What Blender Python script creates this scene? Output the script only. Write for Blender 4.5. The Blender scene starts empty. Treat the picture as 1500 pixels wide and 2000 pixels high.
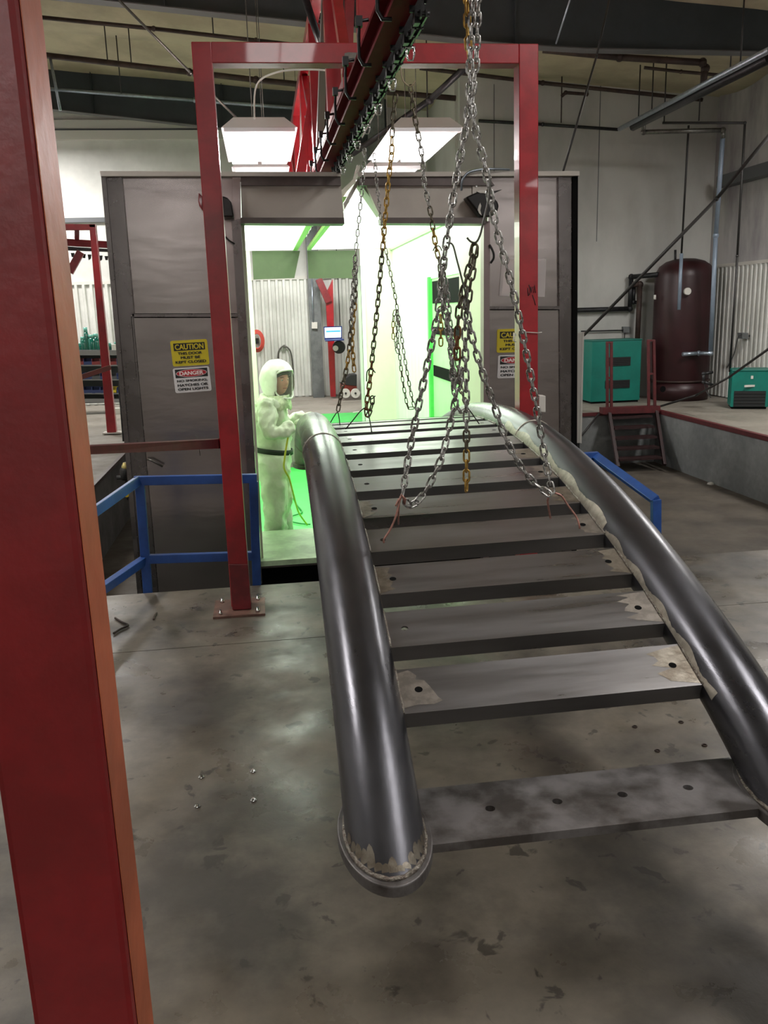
import bpy, bmesh, math, random
import numpy as np
from mathutils import Vector, Matrix
random.seed(7)
PI = math.pi
S = bpy.context.scene
COL = S.collection

# ------------------------------------------------------------------ camera
F_PX, PITCH, YAW, ROLL = 1685.0, .2303, .1319, -.0297
CAM = Vector((0, 0, 1.6))
_F = Vector((math.sin(YAW)*math.cos(PITCH), math.cos(YAW)*math.cos(PITCH), -math.sin(PITCH)))
_R0 = Vector((math.cos(YAW), -math.sin(YAW), 0)); _U0 = _R0.cross(_F)
_R = _R0*math.cos(ROLL)+_U0*math.sin(ROLL); _U = -_R0*math.sin(ROLL)+_U0*math.cos(ROLL)
cd = bpy.data.cameras.new('camera'); cam = bpy.data.objects.new('camera', cd); COL.objects.link(cam)
cd.sensor_fit = 'VERTICAL'; cd.sensor_height = 36; cd.lens = F_PX/2000*36
cd.clip_start = .05; cd.clip_end = 100
M = Matrix.Identity(4)
for i in range(3):
    M[i][0] = _R[i]; M[i][1] = _U[i]; M[i][2] = -_F[i]; M[i][3] = CAM[i]
cam.matrix_world = M
S.camera = cam

def at(px, py, X=None, Y=None, Z=None):
    """a measured pixel turned into the point where its sight line meets a real plane"""
    d = _F+_R*((px-750)/F_PX)-_U*((py-1000)/F_PX)
    if X is not None: return CAM+d*(X/d.x)
    if Y is not None: return CAM+d*(Y/d.y)
    return CAM+d*((Z-CAM.z)/d.z)

# ------------------------------------------------------------------ world, exposure
w = bpy.data.worlds.new('world'); S.world = w; w.use_nodes = True
w.node_tree.nodes['Background'].inputs[0].default_value = (.9, .95, 1, 1)
w.node_tree.nodes['Background'].inputs[1].default_value = .02
S.view_settings.view_transform = 'Standard'; S.view_settings.look = 'None'
S.view_settings.exposure = 0.0; S.view_settings.gamma = 1
S.view_settings.use_curve_mapping = False
try:
    S.cycles.use_denoising = True
    S.cycles.max_bounces = 8
    S.cycles.sample_clamp_indirect = 6
except Exception: pass

# ------------------------------------------------------------------ materials
MATS = {}
def mat(name, col, rough=.5, metal=0., var=0., scale=6., col2=None, bump=0., bscale=None, emit=0., stretch=(1, 1, 1),
        rvar=0., ramp=(.4, .6), alpha=1., spec=.5, trans=0., coat=0.):
    if name in MATS: return MATS[name]
    m = bpy.data.materials.new(name); m.use_nodes = True; nt = m.node_tree; N = nt.nodes; L = nt.links
    b = N['Principled BSDF']
    b.inputs['Roughness'].default_value = rough; b.inputs['Metallic'].default_value = metal
    b.inputs['Specular IOR Level'].default_value = spec
    b.inputs['Coat Weight'].default_value = coat
    b.inputs['Base Color'].default_value = (*col, 1)
    if trans: b.inputs['Transmission Weight'].default_value = trans
    if alpha < 1: b.inputs['Alpha'].default_value = alpha
    if emit:
        b.inputs['Emission Color'].default_value = (*col, 1); b.inputs['Emission Strength'].default_value = emit
    if var or bump or rvar:
        tc = N.new('ShaderNodeTexCoord'); mp = N.new('ShaderNodeMapping'); mp.inputs['Scale'].default_value = stretch
        L.new(tc.outputs['Object'], mp.inputs[0])
        nz = N.new('ShaderNodeTexNoise'); nz.inputs['Scale'].default_value = scale; nz.inputs['Detail'].default_value = 8
        nz.inputs['Roughness'].default_value = .62
        L.new(mp.outputs[0], nz.inputs['Vector'])
        rp = N.new('ShaderNodeValToRGB'); rp.color_ramp.elements[0].position = ramp[0]; rp.color_ramp.elements[1].position = ramp[1]
        c2 = col2 if col2 else tuple(max(0, c*(1-var)) for c in col)
        rp.color_ramp.elements[0].color = (*c2, 1); rp.color_ramp.elements[1].color = (*col, 1)
        L.new(nz.outputs['Fac'], rp.inputs[0])
        if var or col2: L.new(rp.outputs[0], b.inputs['Base Color'])
        if rvar:
            mr = N.new('ShaderNodeMapRange'); mr.inputs['From Min'].default_value = .35; mr.inputs['From Max'].default_value = .65
            mr.inputs['To Min'].default_value = max(.03, rough-rvar); mr.inputs['To Max'].default_value = rough+rvar
            L.new(nz.outputs['Fac'], mr.inputs[0]); L.new(mr.outputs[0], b.inputs['Roughness'])
        if bump:
            n2 = N.new('ShaderNodeTexNoise'); n2.inputs['Scale'].default_value = bscale or scale*2
            n2.inputs['Detail'].default_value = 4; L.new(mp.outputs[0], n2.inputs['Vector'])
            bp = N.new('ShaderNodeBump'); bp.inputs['Strength'].default_value = bump; bp.inputs['Distance'].default_value = .02
            L.new(n2.outputs['Fac'], bp.inputs['Height']); L.new(bp.outputs[0], b.inputs['Normal'])
    MATS[name] = m
    return m

def concrete(name, base, dark, light, wet=.35, seed=0., pits=True):
    m = bpy.data.materials.new(name); m.use_nodes = True; nt = m.node_tree; N = nt.nodes; L = nt.links
    b = N['Principled BSDF']; tc = N.new('ShaderNodeTexCoord'); mp = N.new('ShaderNodeMapping')
    mp.inputs['Location'].default_value = (seed, seed*.7, 0)
    L.new(tc.outputs['Object'], mp.inputs[0])
    def noise(sc, det=8, rgh=.6, dist=0.):
        n = N.new('ShaderNodeTexNoise'); n.inputs['Scale'].default_value = sc; n.inputs['Detail'].default_value = det
        n.inputs['Roughness'].default_value = rgh; n.inputs['Distortion'].default_value = dist
        L.new(mp.outputs[0], n.inputs['Vector']); return n.outputs['Fac']
    def ramp(src, a, c, ca, cb):
        r = N.new('ShaderNodeValToRGB'); r.color_ramp.elements[0].position = a; r.color_ramp.elements[1].position = c
        r.color_ramp.elements[0].color = (*ca, 1); r.color_ramp.elements[1].color = (*cb, 1); L.new(src, r.inputs[0]); return r.outputs[0]
    def mix(f, a, c, blend='MIX'):
        x = N.new('ShaderNodeMix'); x.data_type = 'RGBA'; x.blend_type = blend
        if hasattr(f, 'default_value') or hasattr(f, 'links'): L.new(f, x.inputs[0])
        else: x.inputs[0].default_value = f
        L.new(a, x.inputs[6]); L.new(c, x.inputs[7]); return x.outputs[2]
    c0 = ramp(noise(1.5, 9, .6), .40, .58, dark, base)
    fine = ramp(noise(14, 8, .7), .3, .7, (.82, .82, .82), (1.08, 1.08, 1.06))
    c1 = mix(1.0, c0, fine, 'MULTIPLY')
    big = noise(.55, 3, .5); small = noise(5.5, 9, .72, .6)
    ad0 = N.new('ShaderNodeMath'); ad0.operation = 'ADD'; L.new(big, ad0.inputs[0]); L.new(small, ad0.inputs[1])
    # painted bands: scuffs and lamp shine by the gate foot, lamp glare at left
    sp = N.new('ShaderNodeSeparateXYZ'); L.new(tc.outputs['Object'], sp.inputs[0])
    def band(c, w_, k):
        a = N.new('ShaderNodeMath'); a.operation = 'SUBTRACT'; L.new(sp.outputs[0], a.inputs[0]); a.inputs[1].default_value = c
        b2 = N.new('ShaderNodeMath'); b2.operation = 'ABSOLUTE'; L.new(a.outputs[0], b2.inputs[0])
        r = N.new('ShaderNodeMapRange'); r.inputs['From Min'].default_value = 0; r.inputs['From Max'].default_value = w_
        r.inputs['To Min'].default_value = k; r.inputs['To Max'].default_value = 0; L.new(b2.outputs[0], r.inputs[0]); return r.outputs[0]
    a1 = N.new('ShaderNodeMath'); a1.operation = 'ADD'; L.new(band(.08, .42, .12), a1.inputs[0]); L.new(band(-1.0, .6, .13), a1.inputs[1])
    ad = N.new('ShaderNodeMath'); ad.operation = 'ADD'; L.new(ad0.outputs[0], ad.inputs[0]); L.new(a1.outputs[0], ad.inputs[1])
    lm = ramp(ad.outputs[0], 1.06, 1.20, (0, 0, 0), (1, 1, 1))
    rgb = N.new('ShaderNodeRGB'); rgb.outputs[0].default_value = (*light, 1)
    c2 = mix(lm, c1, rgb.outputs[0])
    ds = ramp(noise(11, 4, .55, .4), .335, .375, (.75, .75, .75), (0, 0, 0))
    rgb2 = N.new('ShaderNodeRGB'); rgb2.outputs[0].default_value = (*[c*.55 for c in dark], 1)
    c3 = mix(ds, c2, rgb2.outputs[0]) if pits else c2
    L.new(c3, b.inputs['Base Color'])
    rr = ramp(noise(2.2, 7, .6), .38, .62, (wet,)*3, (wet+.3,)*3); L.new(rr, b.inputs['Roughness'])
    bp = N.new('ShaderNodeBump'); bp.inputs['Strength'].default_value = .12; bp.inputs['Distance'].default_value = .01
    L.new(small, bp.inputs['Height']); L.new(bp.outputs[0], b.inputs['Normal'])
    MATS[name] = m
    return m

mRed = mat('red_paint', (.36, .010, .018), .32, 0, .25, 9, bump=.012, bscale=60, coat=.3)
mRedLit = mat('orange_lit_paint', (.46, .12, .055), .5, 0, .35, 4, bump=.05, bscale=40, spec=.25)  # red paint tinted orange to stand for the bright light on it
mRedDark = mat('dark_red_paint', (.20, .012, .018), .4, 0, .3, 12, coat=.2)
mRedDull = mat('dull_red_paint', (.095, .010, .012), .6, 0, .3, 12)
mBlue = mat('blue_paint', (.022, .085, .33), .38, 0, .25, 10, bump=.05, bscale=50)
mPipe = mat('mill_scale_steel', (.105, .105, .118), .30, .85, .45, 3.0, stretch=(1, .25, 1), bump=.06, bscale=20, rvar=.1, ramp=(.3, .7))
mTread = mat('tread_steel', (.22, .215, .22), .34, .75, .45, 5, stretch=(.25, 2.5, 1), bump=.015, bscale=18, rvar=.08, ramp=(.25, .75), col2=(.12, .112, .105))
mPlate = mat('base_plate_steel', (.19, .18, .18), .48, .5, .5, 7, bump=.12, bscale=30, rvar=.12, col2=(.08, .072, .068))
mWeld = mat('weld_metal', (.30, .28, .24), .40, .7, .5, 60, bump=.5, bscale=120, col2=(.16, .13, .11))
mGround = mat('ground_bright_steel', (.48, .44, .375), .42, .6, .4, 24, bump=.08, bscale=60, stretch=(1, 1, 1), col2=(.34, .31, .26))
mHeat = mat('heat_tinted_steel', (.25, .225, .185), .42, .65, .5, 18, col2=(.15, .125, .095), bump=.1)
mBooth = mat('booth_steel_sheet', (.33, .29, .28), .22, .88, .12, 2.2, bump=.22, bscale=1.5, stretch=(.8, 1, 2.6), rvar=.03)
mBoothFr = mat('booth_frame_steel', (.19, .17, .165), .28, .85, .2, 5, bump=.12, bscale=3, rvar=.05)
mBoothDk = mat('booth_lip_brown', (.14, .115, .11), .45, .3, .2, 8)
mHood = mat('header_panel_grey', (.56, .52, .47), .55, .2, .1, 3)
mBlack = mat('black_gap', (.006, .006, .006), .8, spec=.05)
mCream = mat('booth_wall_cream', (.74, .78, .58), .35, 0, .08, 2)
mBoothWall = mat('booth_wall_white', (.78, .86, .74), .4, 0, .12, 1.5, stretch=(4, 4, .5))
mGreen = mat('green_floor_coating', (.05, .55, .09), .4, 0, .15, 3)
mGreenPan = mat('green_panel', (.10, .62, .12), .4, 0, .15, 3)
mSill = mat('green_lit_sill', (.55, .72, .46), .45, 0, .3, 5)  # the booth's green light is mixed into the sill colour
mGreenFl = mat('flap_green_shaded', (.055, .075, .032), .6, 0, .15, 4)  # flap colour set darker to stand for shade at the far end
mCeilPan = mat('lit_ceiling_lens', (.96, 1, .93), .4, 0, emit=2.4)
mLamp = mat('lamp_lens', (1, .98, .97), .4, 0, emit=14)
mLampBody = mat('lamp_housing', (.75, .75, .77), .4, .4)
mGreenLens = mat('green_tube', (.8, 1, .75), .4, 0, emit=1.0)
mWallW = mat('wall_insulation_white', (.60, .595, .56), .7, 0, .16, 1.2, bump=.1, bscale=3)
mWallR = mat('wall_grey_white', (.52, .52, .49), .65, 0, .2, .8, stretch=(1, 1, .5), bump=.05)
mWallSoot = mat('wall_stained', (.46, .45, .44), .65, 0, .5, 1.3, stretch=(1, 1, .3), col2=(.24, .22, .235), ramp=(.36, .56))
mCorr = mat('corrugated_white', (.70, .70, .66), .45, .1, .2, 1.2, col2=(.56, .56, .52))
mRoof = mat('roof_insulation', (.50, .44, .30), .7, 0, .2, .9, bump=.3, bscale=1.6, col2=(.36, .31, .21))
mRafter = mat('rafter_slate', (.035, .045, .052), .5, .1, .2, 3)
mRafterB = mat('rafter_flange', (.10, .10, .10), .5, .1, .2, 3)
mTrim = mat('trim_light', (.60, .58, .53), .5)
mTrimDk = mat('trim_dark', (.10, .105, .11), .5, .2)
mRust = mat('rusty_pipe', (.055, .032, .025), .6, .2, .5, 8)
mIron = mat('dark_iron', (.035, .035, .037), .45, .6, .3, 20)
mRod = mat('steel_rod', (.16, .155, .14), .4, .8, .3, 20)
mRodDk = mat('dark_rod', (.03, .028, .027), .5, .4)
mGalv = mat('galvanised', (.36, .42, .48), .35, .7, .2, 20)
mBluePipe = mat('pale_blue_pipe', (.24, .30, .38), .4, .2, .1, 8)
mTank = mat('maroon_tank', (.035, .008, .010), .42, 0, .25, 3, bump=.03)
mTeal = mat('teal_enamel', (.0, .17, .13), .4, 0, .15, 4)
mVent = mat('black_louver', (.008, .01, .01), .7)
mChain = mat('zinc_chain', (.52, .51, .49), .30, .9, .5, 60, col2=(.20, .19, .18), rvar=.1)
mChainDk = mat('dark_chain', (.20, .175, .13), .38, .85, .5, 60, col2=(.09, .075, .05))
mGold = mat('gold_chain', (.52, .33, .08), .36, .8, .5, 60, col2=(.30, .17, .04))
mRustCh = mat('rust_chain', (.26, .11, .04), .6, .5, .5, 60, col2=(.12, .05, .02))
mWireP = mat('copper_pink_wire', (.42, .21, .17), .45, .6, .3, 50)
mWireB = mat('black_wire', (.03, .027, .022), .45, .6)
mRail = mat('maroon_rail', (.13, .010, .016), .6, 0, .2, 10, spec=.02)
mConv = mat('conveyor_black', (.03, .03, .031), .38, .3, .5, 60, spec=.3)
mShack = mat('bright_shackle', (.7, .7, .7), .2, 1)
mPaleGr = mat('pale_green_paint', (.32, .44, .33), .5, 0, .2, 20)
mSuit = mat('white_coverall', (.70, .75, .60), .7, 0, .08, 12, bump=.7, bscale=9)
mHoodC = mat('white_hood_cloth', (.84, .87, .78), .65, 0, .06, 12, bump=.25, bscale=14)
mSkin = mat('skin', (.68, .34, .24), .5, 0, .1, 20)
mHair = mat('dark_brow', (.03, .02, .015), .7)
mBelt = mat('dark_belt', (.012, .02, .012), .6)
mGlove = mat('pale_glove', (.62, .72, .50), .6)
mVisor = mat('visor_film', (.92, .97, .92), .06, 0, alpha=.10)
mYel = mat('yellow_hose', (.60, .58, .06), .45)
mHoseG = mat('green_hose', (.02, .22, .05), .5)
mYellow = mat('sign_yellow', (.62, .50, .02), .45)
mWhite = mat('sign_white', (.70, .68, .68), .45)
mSignBk = mat('sign_black', (.012, .012, .012), .5)
mSignRd = mat('sign_red', (.45, .02, .03), .45)
mPink = mat('danger_letter_pink', (.85, .70, .68), .45)
mPaper = mat('paper_pinkish', (.80, .68, .65), .5)
mFilm = mat('plastic_sleeve', (.92, .86, .85), .3, 0, alpha=.35)
mInk = mat('grey_ink', (.28, .24, .25), .6)
mMarker = mat('marker_ink', (.015, .01, .012), .6)
mScreen = mat('lit_screen', (.60, .78, 1), .3, 0, emit=1.5)
mScreenB = mat('screen_blue_bar', (.05, .35, .7), .3, 0, emit=.6)
mScreenF = mat('screen_shell', (.01, .02, .12), .4)
mRubber = mat('black_rubber', (.015, .015, .015), .6)
mRedMach = mat('machine_red', (.28, .03, .02), .45)
mBinBlue = mat('bin_blue', (.02, .035, .12), .5)
mBinRed = mat('bin_red', (.20, .03, .03), .5)
mBinYel = mat('bin_yellow', (.55, .42, .02), .5)
mBinGry = mat('bin_grey', (.07, .075, .08), .5)
mShelf = mat('shelf_steel', (.22, .22, .22), .5, .4)
mGlassG = mat('green_bottle', (.0, .10, .07), .15, 0, coat=.6)
mGlassC = mat('pale_green_cap', (.12, .35, .28), .3)
mBone = mat('off_white_plastic', (.62, .60, .55), .5)
mPanelW = mat('off_white_panel', (.52, .50, .46), .5, 0, .05, 3)
mColumn = mat('grey_column', (.16, .17, .17), .55, .1, .3, 6, bump=.3, bscale=25)
mStairs = mat('stair_dark_red', (.028, .008, .008), .6, 0, .4, 14)
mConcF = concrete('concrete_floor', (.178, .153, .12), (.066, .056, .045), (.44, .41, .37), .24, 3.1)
mConcP = concrete('concrete_pit', (.105, .088, .068), (.065, .054, .043), (.14, .12, .10), .5, 9.4, False)  # pit concrete darkened for the shadow lying in the pit
mConcD = concrete('concrete_dock', (.26, .235, .20), (.20, .18, .15), (.32, .30, .27), .45, 5.2, False)
mConcW = concrete('concrete_wall', (.21, .22, .22), (.15, .16, .16), (.27, .27, .27), .6, 1.7, False)

# ------------------------------------------------------------------ mesh helpers
def V(*a): return Vector(a)
def box(bm, x0, x1, y0, y1, z0, z1):
    vs = [bm.verts.new(p) for p in ((x0, y0, z0), (x1, y0, z0), (x1, y1, z0), (x0, y1, z0), (x0, y0, z1), (x1, y0, z1), (x1, y1, z1), (x0, y1, z1))]
    for f in ((0, 3, 2, 1), (4, 5, 6, 7), (0, 1, 5, 4), (1, 2, 6, 5), (2, 3, 7, 6), (3, 0, 4, 7)): bm.faces.new([vs[i] for i in f])
def hexa(bm, pts8):
    vs = [bm.verts.new(p) for p in pts8]
    for f in ((0, 3, 2, 1), (4, 5, 6, 7), (0, 1, 5, 4), (1, 2, 6, 5), (2, 3, 7, 6), (3, 0, 4, 7)): bm.faces.new([vs[i] for i in f])
def beam(bm, a, b, wd, ht, up=(0, 0, 1)):
    a = Vector(a); b = Vector(b); d = (b-a).normalized(); u = Vector(up)
    if abs(d.dot(u)) > .98: u = Vector((0, 1, 0))
    s = d.cross(u).normalized(); u = s.cross(d).normalized()
    s = s*wd/2; u = u*ht/2
    hexa(bm, [a-s-u, a+s-u, b+s-u, b-s-u, a-s+u, a+s+u, b+s+u, b-s+u])
def prism(bm, pts, d):
    """closed outline pts (3D) pushed along vector d"""
    d = Vector(d); n = len(pts)
    A = [bm.verts.new(Vector(p)) for p in pts]; B = [bm.verts.new(Vector(p)+d) for p in pts]
    bm.faces.new(A); bm.faces.new(B[::-1])
    for i in range(n): bm.faces.new((A[i], B[i], B[(i+1) % n], A[(i+1) % n]))
def tube(bm, pts, r, seg=8, cap=True, rf=None):
    pts = [Vector(p) for p in pts]; n = len(pts); rings = []
    up = None
    for i, p in enumerate(pts):
        t = (pts[min(i+1, n-1)]-pts[max(i-1, 0)]).normalized()
        if up is None:
            up = Vector((0, 0, 1)) if abs(t.z) < .9 else Vector((1, 0, 0))
        s = t.cross(up).normalized(); up = s.cross(t).normalized()
        rr = rf(i/(n-1)) if rf else r
        rings.append([bm.verts.new(p+(s*math.cos(a)+up*math.sin(a))*rr) for a in [2*PI*k/seg for k in range(seg)]])
    for i in range(n-1):
        for k in range(seg):
            f = bm.faces.new((rings[i][k], rings[i][(k+1) % seg], rings[i+1][(k+1) % seg], rings[i+1][k])); f.smooth = True
    if cap:
        bm.faces.new(rings[0][::-1]); bm.faces.new(rings[-1])
def lathe(bm, prof, c=(0, 0, 0), seg=32, axis='z'):
    rings = []
    for r, h in prof:
        ring = []
        for k in range(seg):
            a = 2*PI*k/seg
            p = (r*math.cos(a), r*math.sin(a), h)
            if axis == 'y': p = (p[0], p[2], p[1])
            if axis == 'x': p = (p[2], p[0], p[1])
            ring.append(bm.verts.new(Vector(p)+Vector(c)))
        rings.append(ring)
    for i in range(len(rings)-1):
        for k in range(seg):
            f = bm.faces.new((rings[i][k], rings[i][(k+1) % seg], rings[i+1][(k+1) % seg], rings[i+1][k])); f.smooth = True
    bm.faces.new(rings[0][::-1]); bm.faces.new(rings[-1])
def smooth_path(pts, n=6):
    pts = [Vector(p) for p in pts]; out = []
    for i in range(len(pts)-1):
        p0 = pts[max(i-1, 0)]; p1 = pts[i]; p2 = pts[i+1]; p3 = pts[min(i+2, len(pts)-1)]
        for k in range(n):
            t = k/n
            out.append(.5*((2*p1)+(p2-p0)*t+(2*p0-5*p1+4*p2-p3)*t*t+(3*p1-p0-3*p2+p3)*t**3))
    out.append(pts[-1]); return out
def plate_holes(bm, x0, x1, y0, y1, z0, z1, holes, r, xform=None, seg=16):
    """flat plate with real round holes"""
    xs = [x0]; cells = []
    hw = (y1-y0)/2; cy = (y0+y1)/2
    holes = sorted(holes); last = x0
    hwx = min([hw]+[h-x0 for h in holes[:1]]+[x1-h for h in holes[-1:]]+[(b-a)/2 for a, b in zip(holes, holes[1:])])*.98
    tr = xform or (lambda p: p)
    def quad(ps):
        bm.faces.new([bm.verts.new(tr(Vector(p))) for p in ps])
    for h in holes:
        if h-hwx > last+1e-5:
            for z, o in ((z1, 1), (z0, -1)): quad([(last, y0, z), (h-hwx, y0, z), (h-hwx, y1, z), (last, y1, z)][::o])
        last = h+hwx
        ci = []; sq = []
        for k in range(seg):
            a = 2*PI*(k+.5)/seg; c, s = math.cos(a), math.sin(a)
            ci.append((h+r*c, cy+r*s)); q = min(hwx/abs(c) if abs(c) > 1e-6 else 9, hw/abs(s) if abs(s) > 1e-6 else 9)
            sq.append((h+q*c, cy+q*s))
        for k in range(seg):
            j = (k+1) % seg
            corner = None
            a1, a2 = sq[k], sq[j]
            if abs(a1[0]-a2[0]) > 1e-6 and abs(a1[1]-a2[1]) > 1e-6:
                corner = (h+math.copysign(hwx, a1[0]+a2[0]-2*h), cy+math.copysign(hw, a1[1]+a2[1]-2*cy))
            for z, o in ((z1, 1), (z0, -1)):
                ps = [(*ci[k], z), (*a1, z)]+([(*corner, z)] if corner else [])+[(*a2, z), (*ci[j], z)]
                quad(ps[::o])
            quad([(*ci[k], z0), (*ci[k], z1), (*ci[j], z1), (*ci[j], z0)][::-1])
    if x1 > last+1e-5:
        for z, o in ((z1, 1), (z0, -1)): quad([(last, y0, z), (x1, y0, z), (x1, y1, z), (last, y1, z)][::o])
    quad([(x0, y0, z0), (x1, y0, z0), (x1, y0, z1), (x0, y0, z1)]); quad([(x1, y1, z0), (x0, y1, z0), (x0, y1, z1), (x1, y1, z1)])
    quad([(x0, y1, z0), (x0, y0, z0), (x0, y0, z1), (x0, y1, z1)]); quad([(x1, y0, z0), (x1, y1, z0), (x1, y1, z1), (x1, y0, z1)])

def mesh(name, bm, m, fix=True):
    if fix: bmesh.ops.recalc_face_normals(bm, faces=bm.faces)
    me = bpy.data.meshes.new(name); bm.to_mesh(me); bm.free()
    if isinstance(m, (list, tuple)):
        for q in m: me.materials.append(q)
    else: me.materials.append(m)
    return me
def ob(name, bm, m, parent=None, label=None, bevel=0., kind=None):
    me = mesh(name, bm, m) if not isinstance(bm, bpy.types.Mesh) else bm
    o = bpy.data.objects.new(name, me); COL.objects.link(o)
    if parent is not None:
        o.parent = parent; o.matrix_parent_inverse = parent.get('_inv') and Matrix.Identity(4) or Matrix.Translation(-ORG[parent.name])
        ORG[o.name] = ORG[parent.name]
        if parent.type == 'MESH': o.matrix_parent_inverse = Matrix.Identity(4); o.location = (0, 0, 0)
    if label: o['label'] = label
    if kind: o['kind'] = kind
    if bevel:
        b = o.modifiers.new('bevel', 'BEVEL'); b.width = bevel; b.segments = 2; b.limit_method = 'ANGLE'
    return o
ORG = {}
def thing(name, label, cat, loc=(0, 0, 0), group=None, kind=None):
    o = bpy.data.objects.new(name, None); COL.objects.link(o); o.location = loc; o.empty_display_size = .1
    ORG[o.name] = Vector(loc)
    if kind: o['kind'] = kind
    if label: o['label'] = label
    if cat: o['category'] = cat
    if group: o['group'] = group
    return o
def tag(o, label, cat, group=None, kind=None):
    if label: o['label'] = label
    if cat: o['category'] = cat
    if group: o['group'] = group
    if kind: o['kind'] = kind
    return o
def struct(name, bm, m, parent=None, bevel=0.):
    o = ob(name, bm, m, parent, bevel=bevel)
    if parent is None: o['kind'] = 'structure'; ORG[o.name] = Vector((0, 0, 0))
    return o
def B(): return bmesh.new()
def bbox(*a):
    bm = B(); box(bm, *a); return bm
def px_prism(pxs, Y, t):
    bm = B(); prism(bm, [at(x, y, Y=Y) for x, y in pxs], (0, t, 0)); return bm

# ================================================================== LARGE STRUCTURE
PIT_Y, DOCK_R, DOCK_L, LOW, BACK_L, BACK_R, WALL_R = 5.04, 5.84, -1.75, -.78, 16.9, 14.35, 7.62
JOINT = 4.11
def roof_z(x): return 5.42-.08*x
fl = thing('floor', None, None, (0, 0, 0), kind='structure')
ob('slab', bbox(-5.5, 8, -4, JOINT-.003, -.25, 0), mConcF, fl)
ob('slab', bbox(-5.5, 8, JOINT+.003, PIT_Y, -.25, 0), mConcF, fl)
struct('floor', bbox(-5.5, 8, -4, PIT_Y, -1.2, -.26), mBlack)
struct('floor', bbox(DOCK_L, DOCK_R, PIT_Y, 12.35, LOW-.2, LOW), mConcP)
struct('floor', bbox(DOCK_R, 8, PIT_Y, 15.5, -1, 0), mConcD)
struct('floor', bbox(-5.5, DOCK_L, PIT_Y, 17.2, -1, 0), mConcD)
struct('floor', bbox(DOCK_L, DOCK_R, 12.35, 17.2, -1, 0), mConcD)
struct('wall_right_dock', bbox(DOCK_R-.02, DOCK_R, PIT_Y, 12.35, LOW, -.035), mConcW)
struct('wall_left_dock', bbox(DOCK_L, DOCK_L+.02, PIT_Y, 12.35, LOW, -.035), mConcW)
struct('wall_back_dock', bbox(2.3, DOCK_R-.02, 12.33, 12.35, LOW, -.035), mConcW)
struct('wall_front_pit', bbox(DOCK_L+.02, DOCK_R-.02, PIT_Y, PIT_Y+.015, LOW, -.01), mConcW)
struct('trim_1', bbox(DOCK_R-.035, DOCK_R+.03, PIT_Y+.02, 12.3, -.035, .02), mRedDull)
struct('trim_2', bbox(2.45, DOCK_R-.04, 12.31, 12.37, -.035, .012), mRedDull)
struct('trim_3', bbox(DOCK_L-.01, DOCK_L+.035, PIT_Y+.02, 12.35, -.03, .004), mBoothDk)
# outer walls
def corr_wall(parent, a, b, n, z0, z1, nx, ny, pitch=.13, depth=.045):
    """trapezoid ribbed sheets from a to b (xy), each sheet its own part"""
    a = Vector((*a, 0)); b = Vector((*b, 0)); L = (b-a).length; d = (b-a)/L; nn = Vector((nx, ny, 0))
    per = L/n
    for i in range(n):
        bm = B(); k = max(4, round(per/pitch)); st = per*.996/k; prev = None; s0 = i*per
        for j in range(k):
            for u, h in ((0, 0), (.28, 0), (.38, 1), (.72, 1), (.82, 0)):
                p = a+d*(s0+(j+u)*st)+nn*(h*depth+.002*(i % 2))
                c = (bm.verts.new(p+V(0, 0, z0)), bm.verts.new(p+V(0, 0, z1)))
                if prev: bm.faces.new((prev[0], c[0], c[1], prev[1]))
                prev = c
        p = a+d*(s0+per*.996); c = (bm.verts.new(p+V(0, 0, z0)), bm.verts.new(p+V(0, 0, z1))); bm.faces.new((prev[0], c[0], c[1], prev[1]))
        ob('siding_sheet', bm, mCorr, parent)
wb = struct('wall_back', bbox(-5.5, 3.3, BACK_L, BACK_L+.15, 0, 6.2), mWallW)
corr_wall(wb, (-5.4, BACK_L-.005), (1.2, BACK_L-.005), 7, 0.02, 2.2, 0, -1)
corr_wall(wb, (1.32, BACK_L-.005), (3.2, BACK_L-.005), 2, 0.02, 2.28, 0, -1)
ob('capping', bbox(-5.4, 3.2, BACK_L-.05, BACK_L-.001, 2.2, 2.26), mTrim, wb)
struct('wall_back_right', bbox(3.3, WALL_R+.2, BACK_R, BACK_R+.15, 0, 6), mWallR)
struct('wall_back_return', bbox(3.25, 3.4, BACK_R+.15, BACK_L+.1, 0, 6), mWallR)
wr = struct('wall_right', bbox(WALL_R, WALL_R+.15, -4, BACK_R+.1, -.3, 6), mWallSoot)
corr_wall(wr, (WALL_R-.005, 14.3), (WALL_R-.005, 5.2), 9, 0.02, 2.12, -1, 0, .12, .04)
ob('capping', bbox(WALL_R-.045, WALL_R-.001, 5.2, 14.3, 2.12, 2.17), mTrim, wr)
struct('wall_left', bbox(-5.6, -5.5, -4, 17.2, -.3, 6.2), mWallW)
struct('wall_front', bbox(-5.6, 8, -4.1, -4, -.3, 6.2), mWallR)
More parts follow.
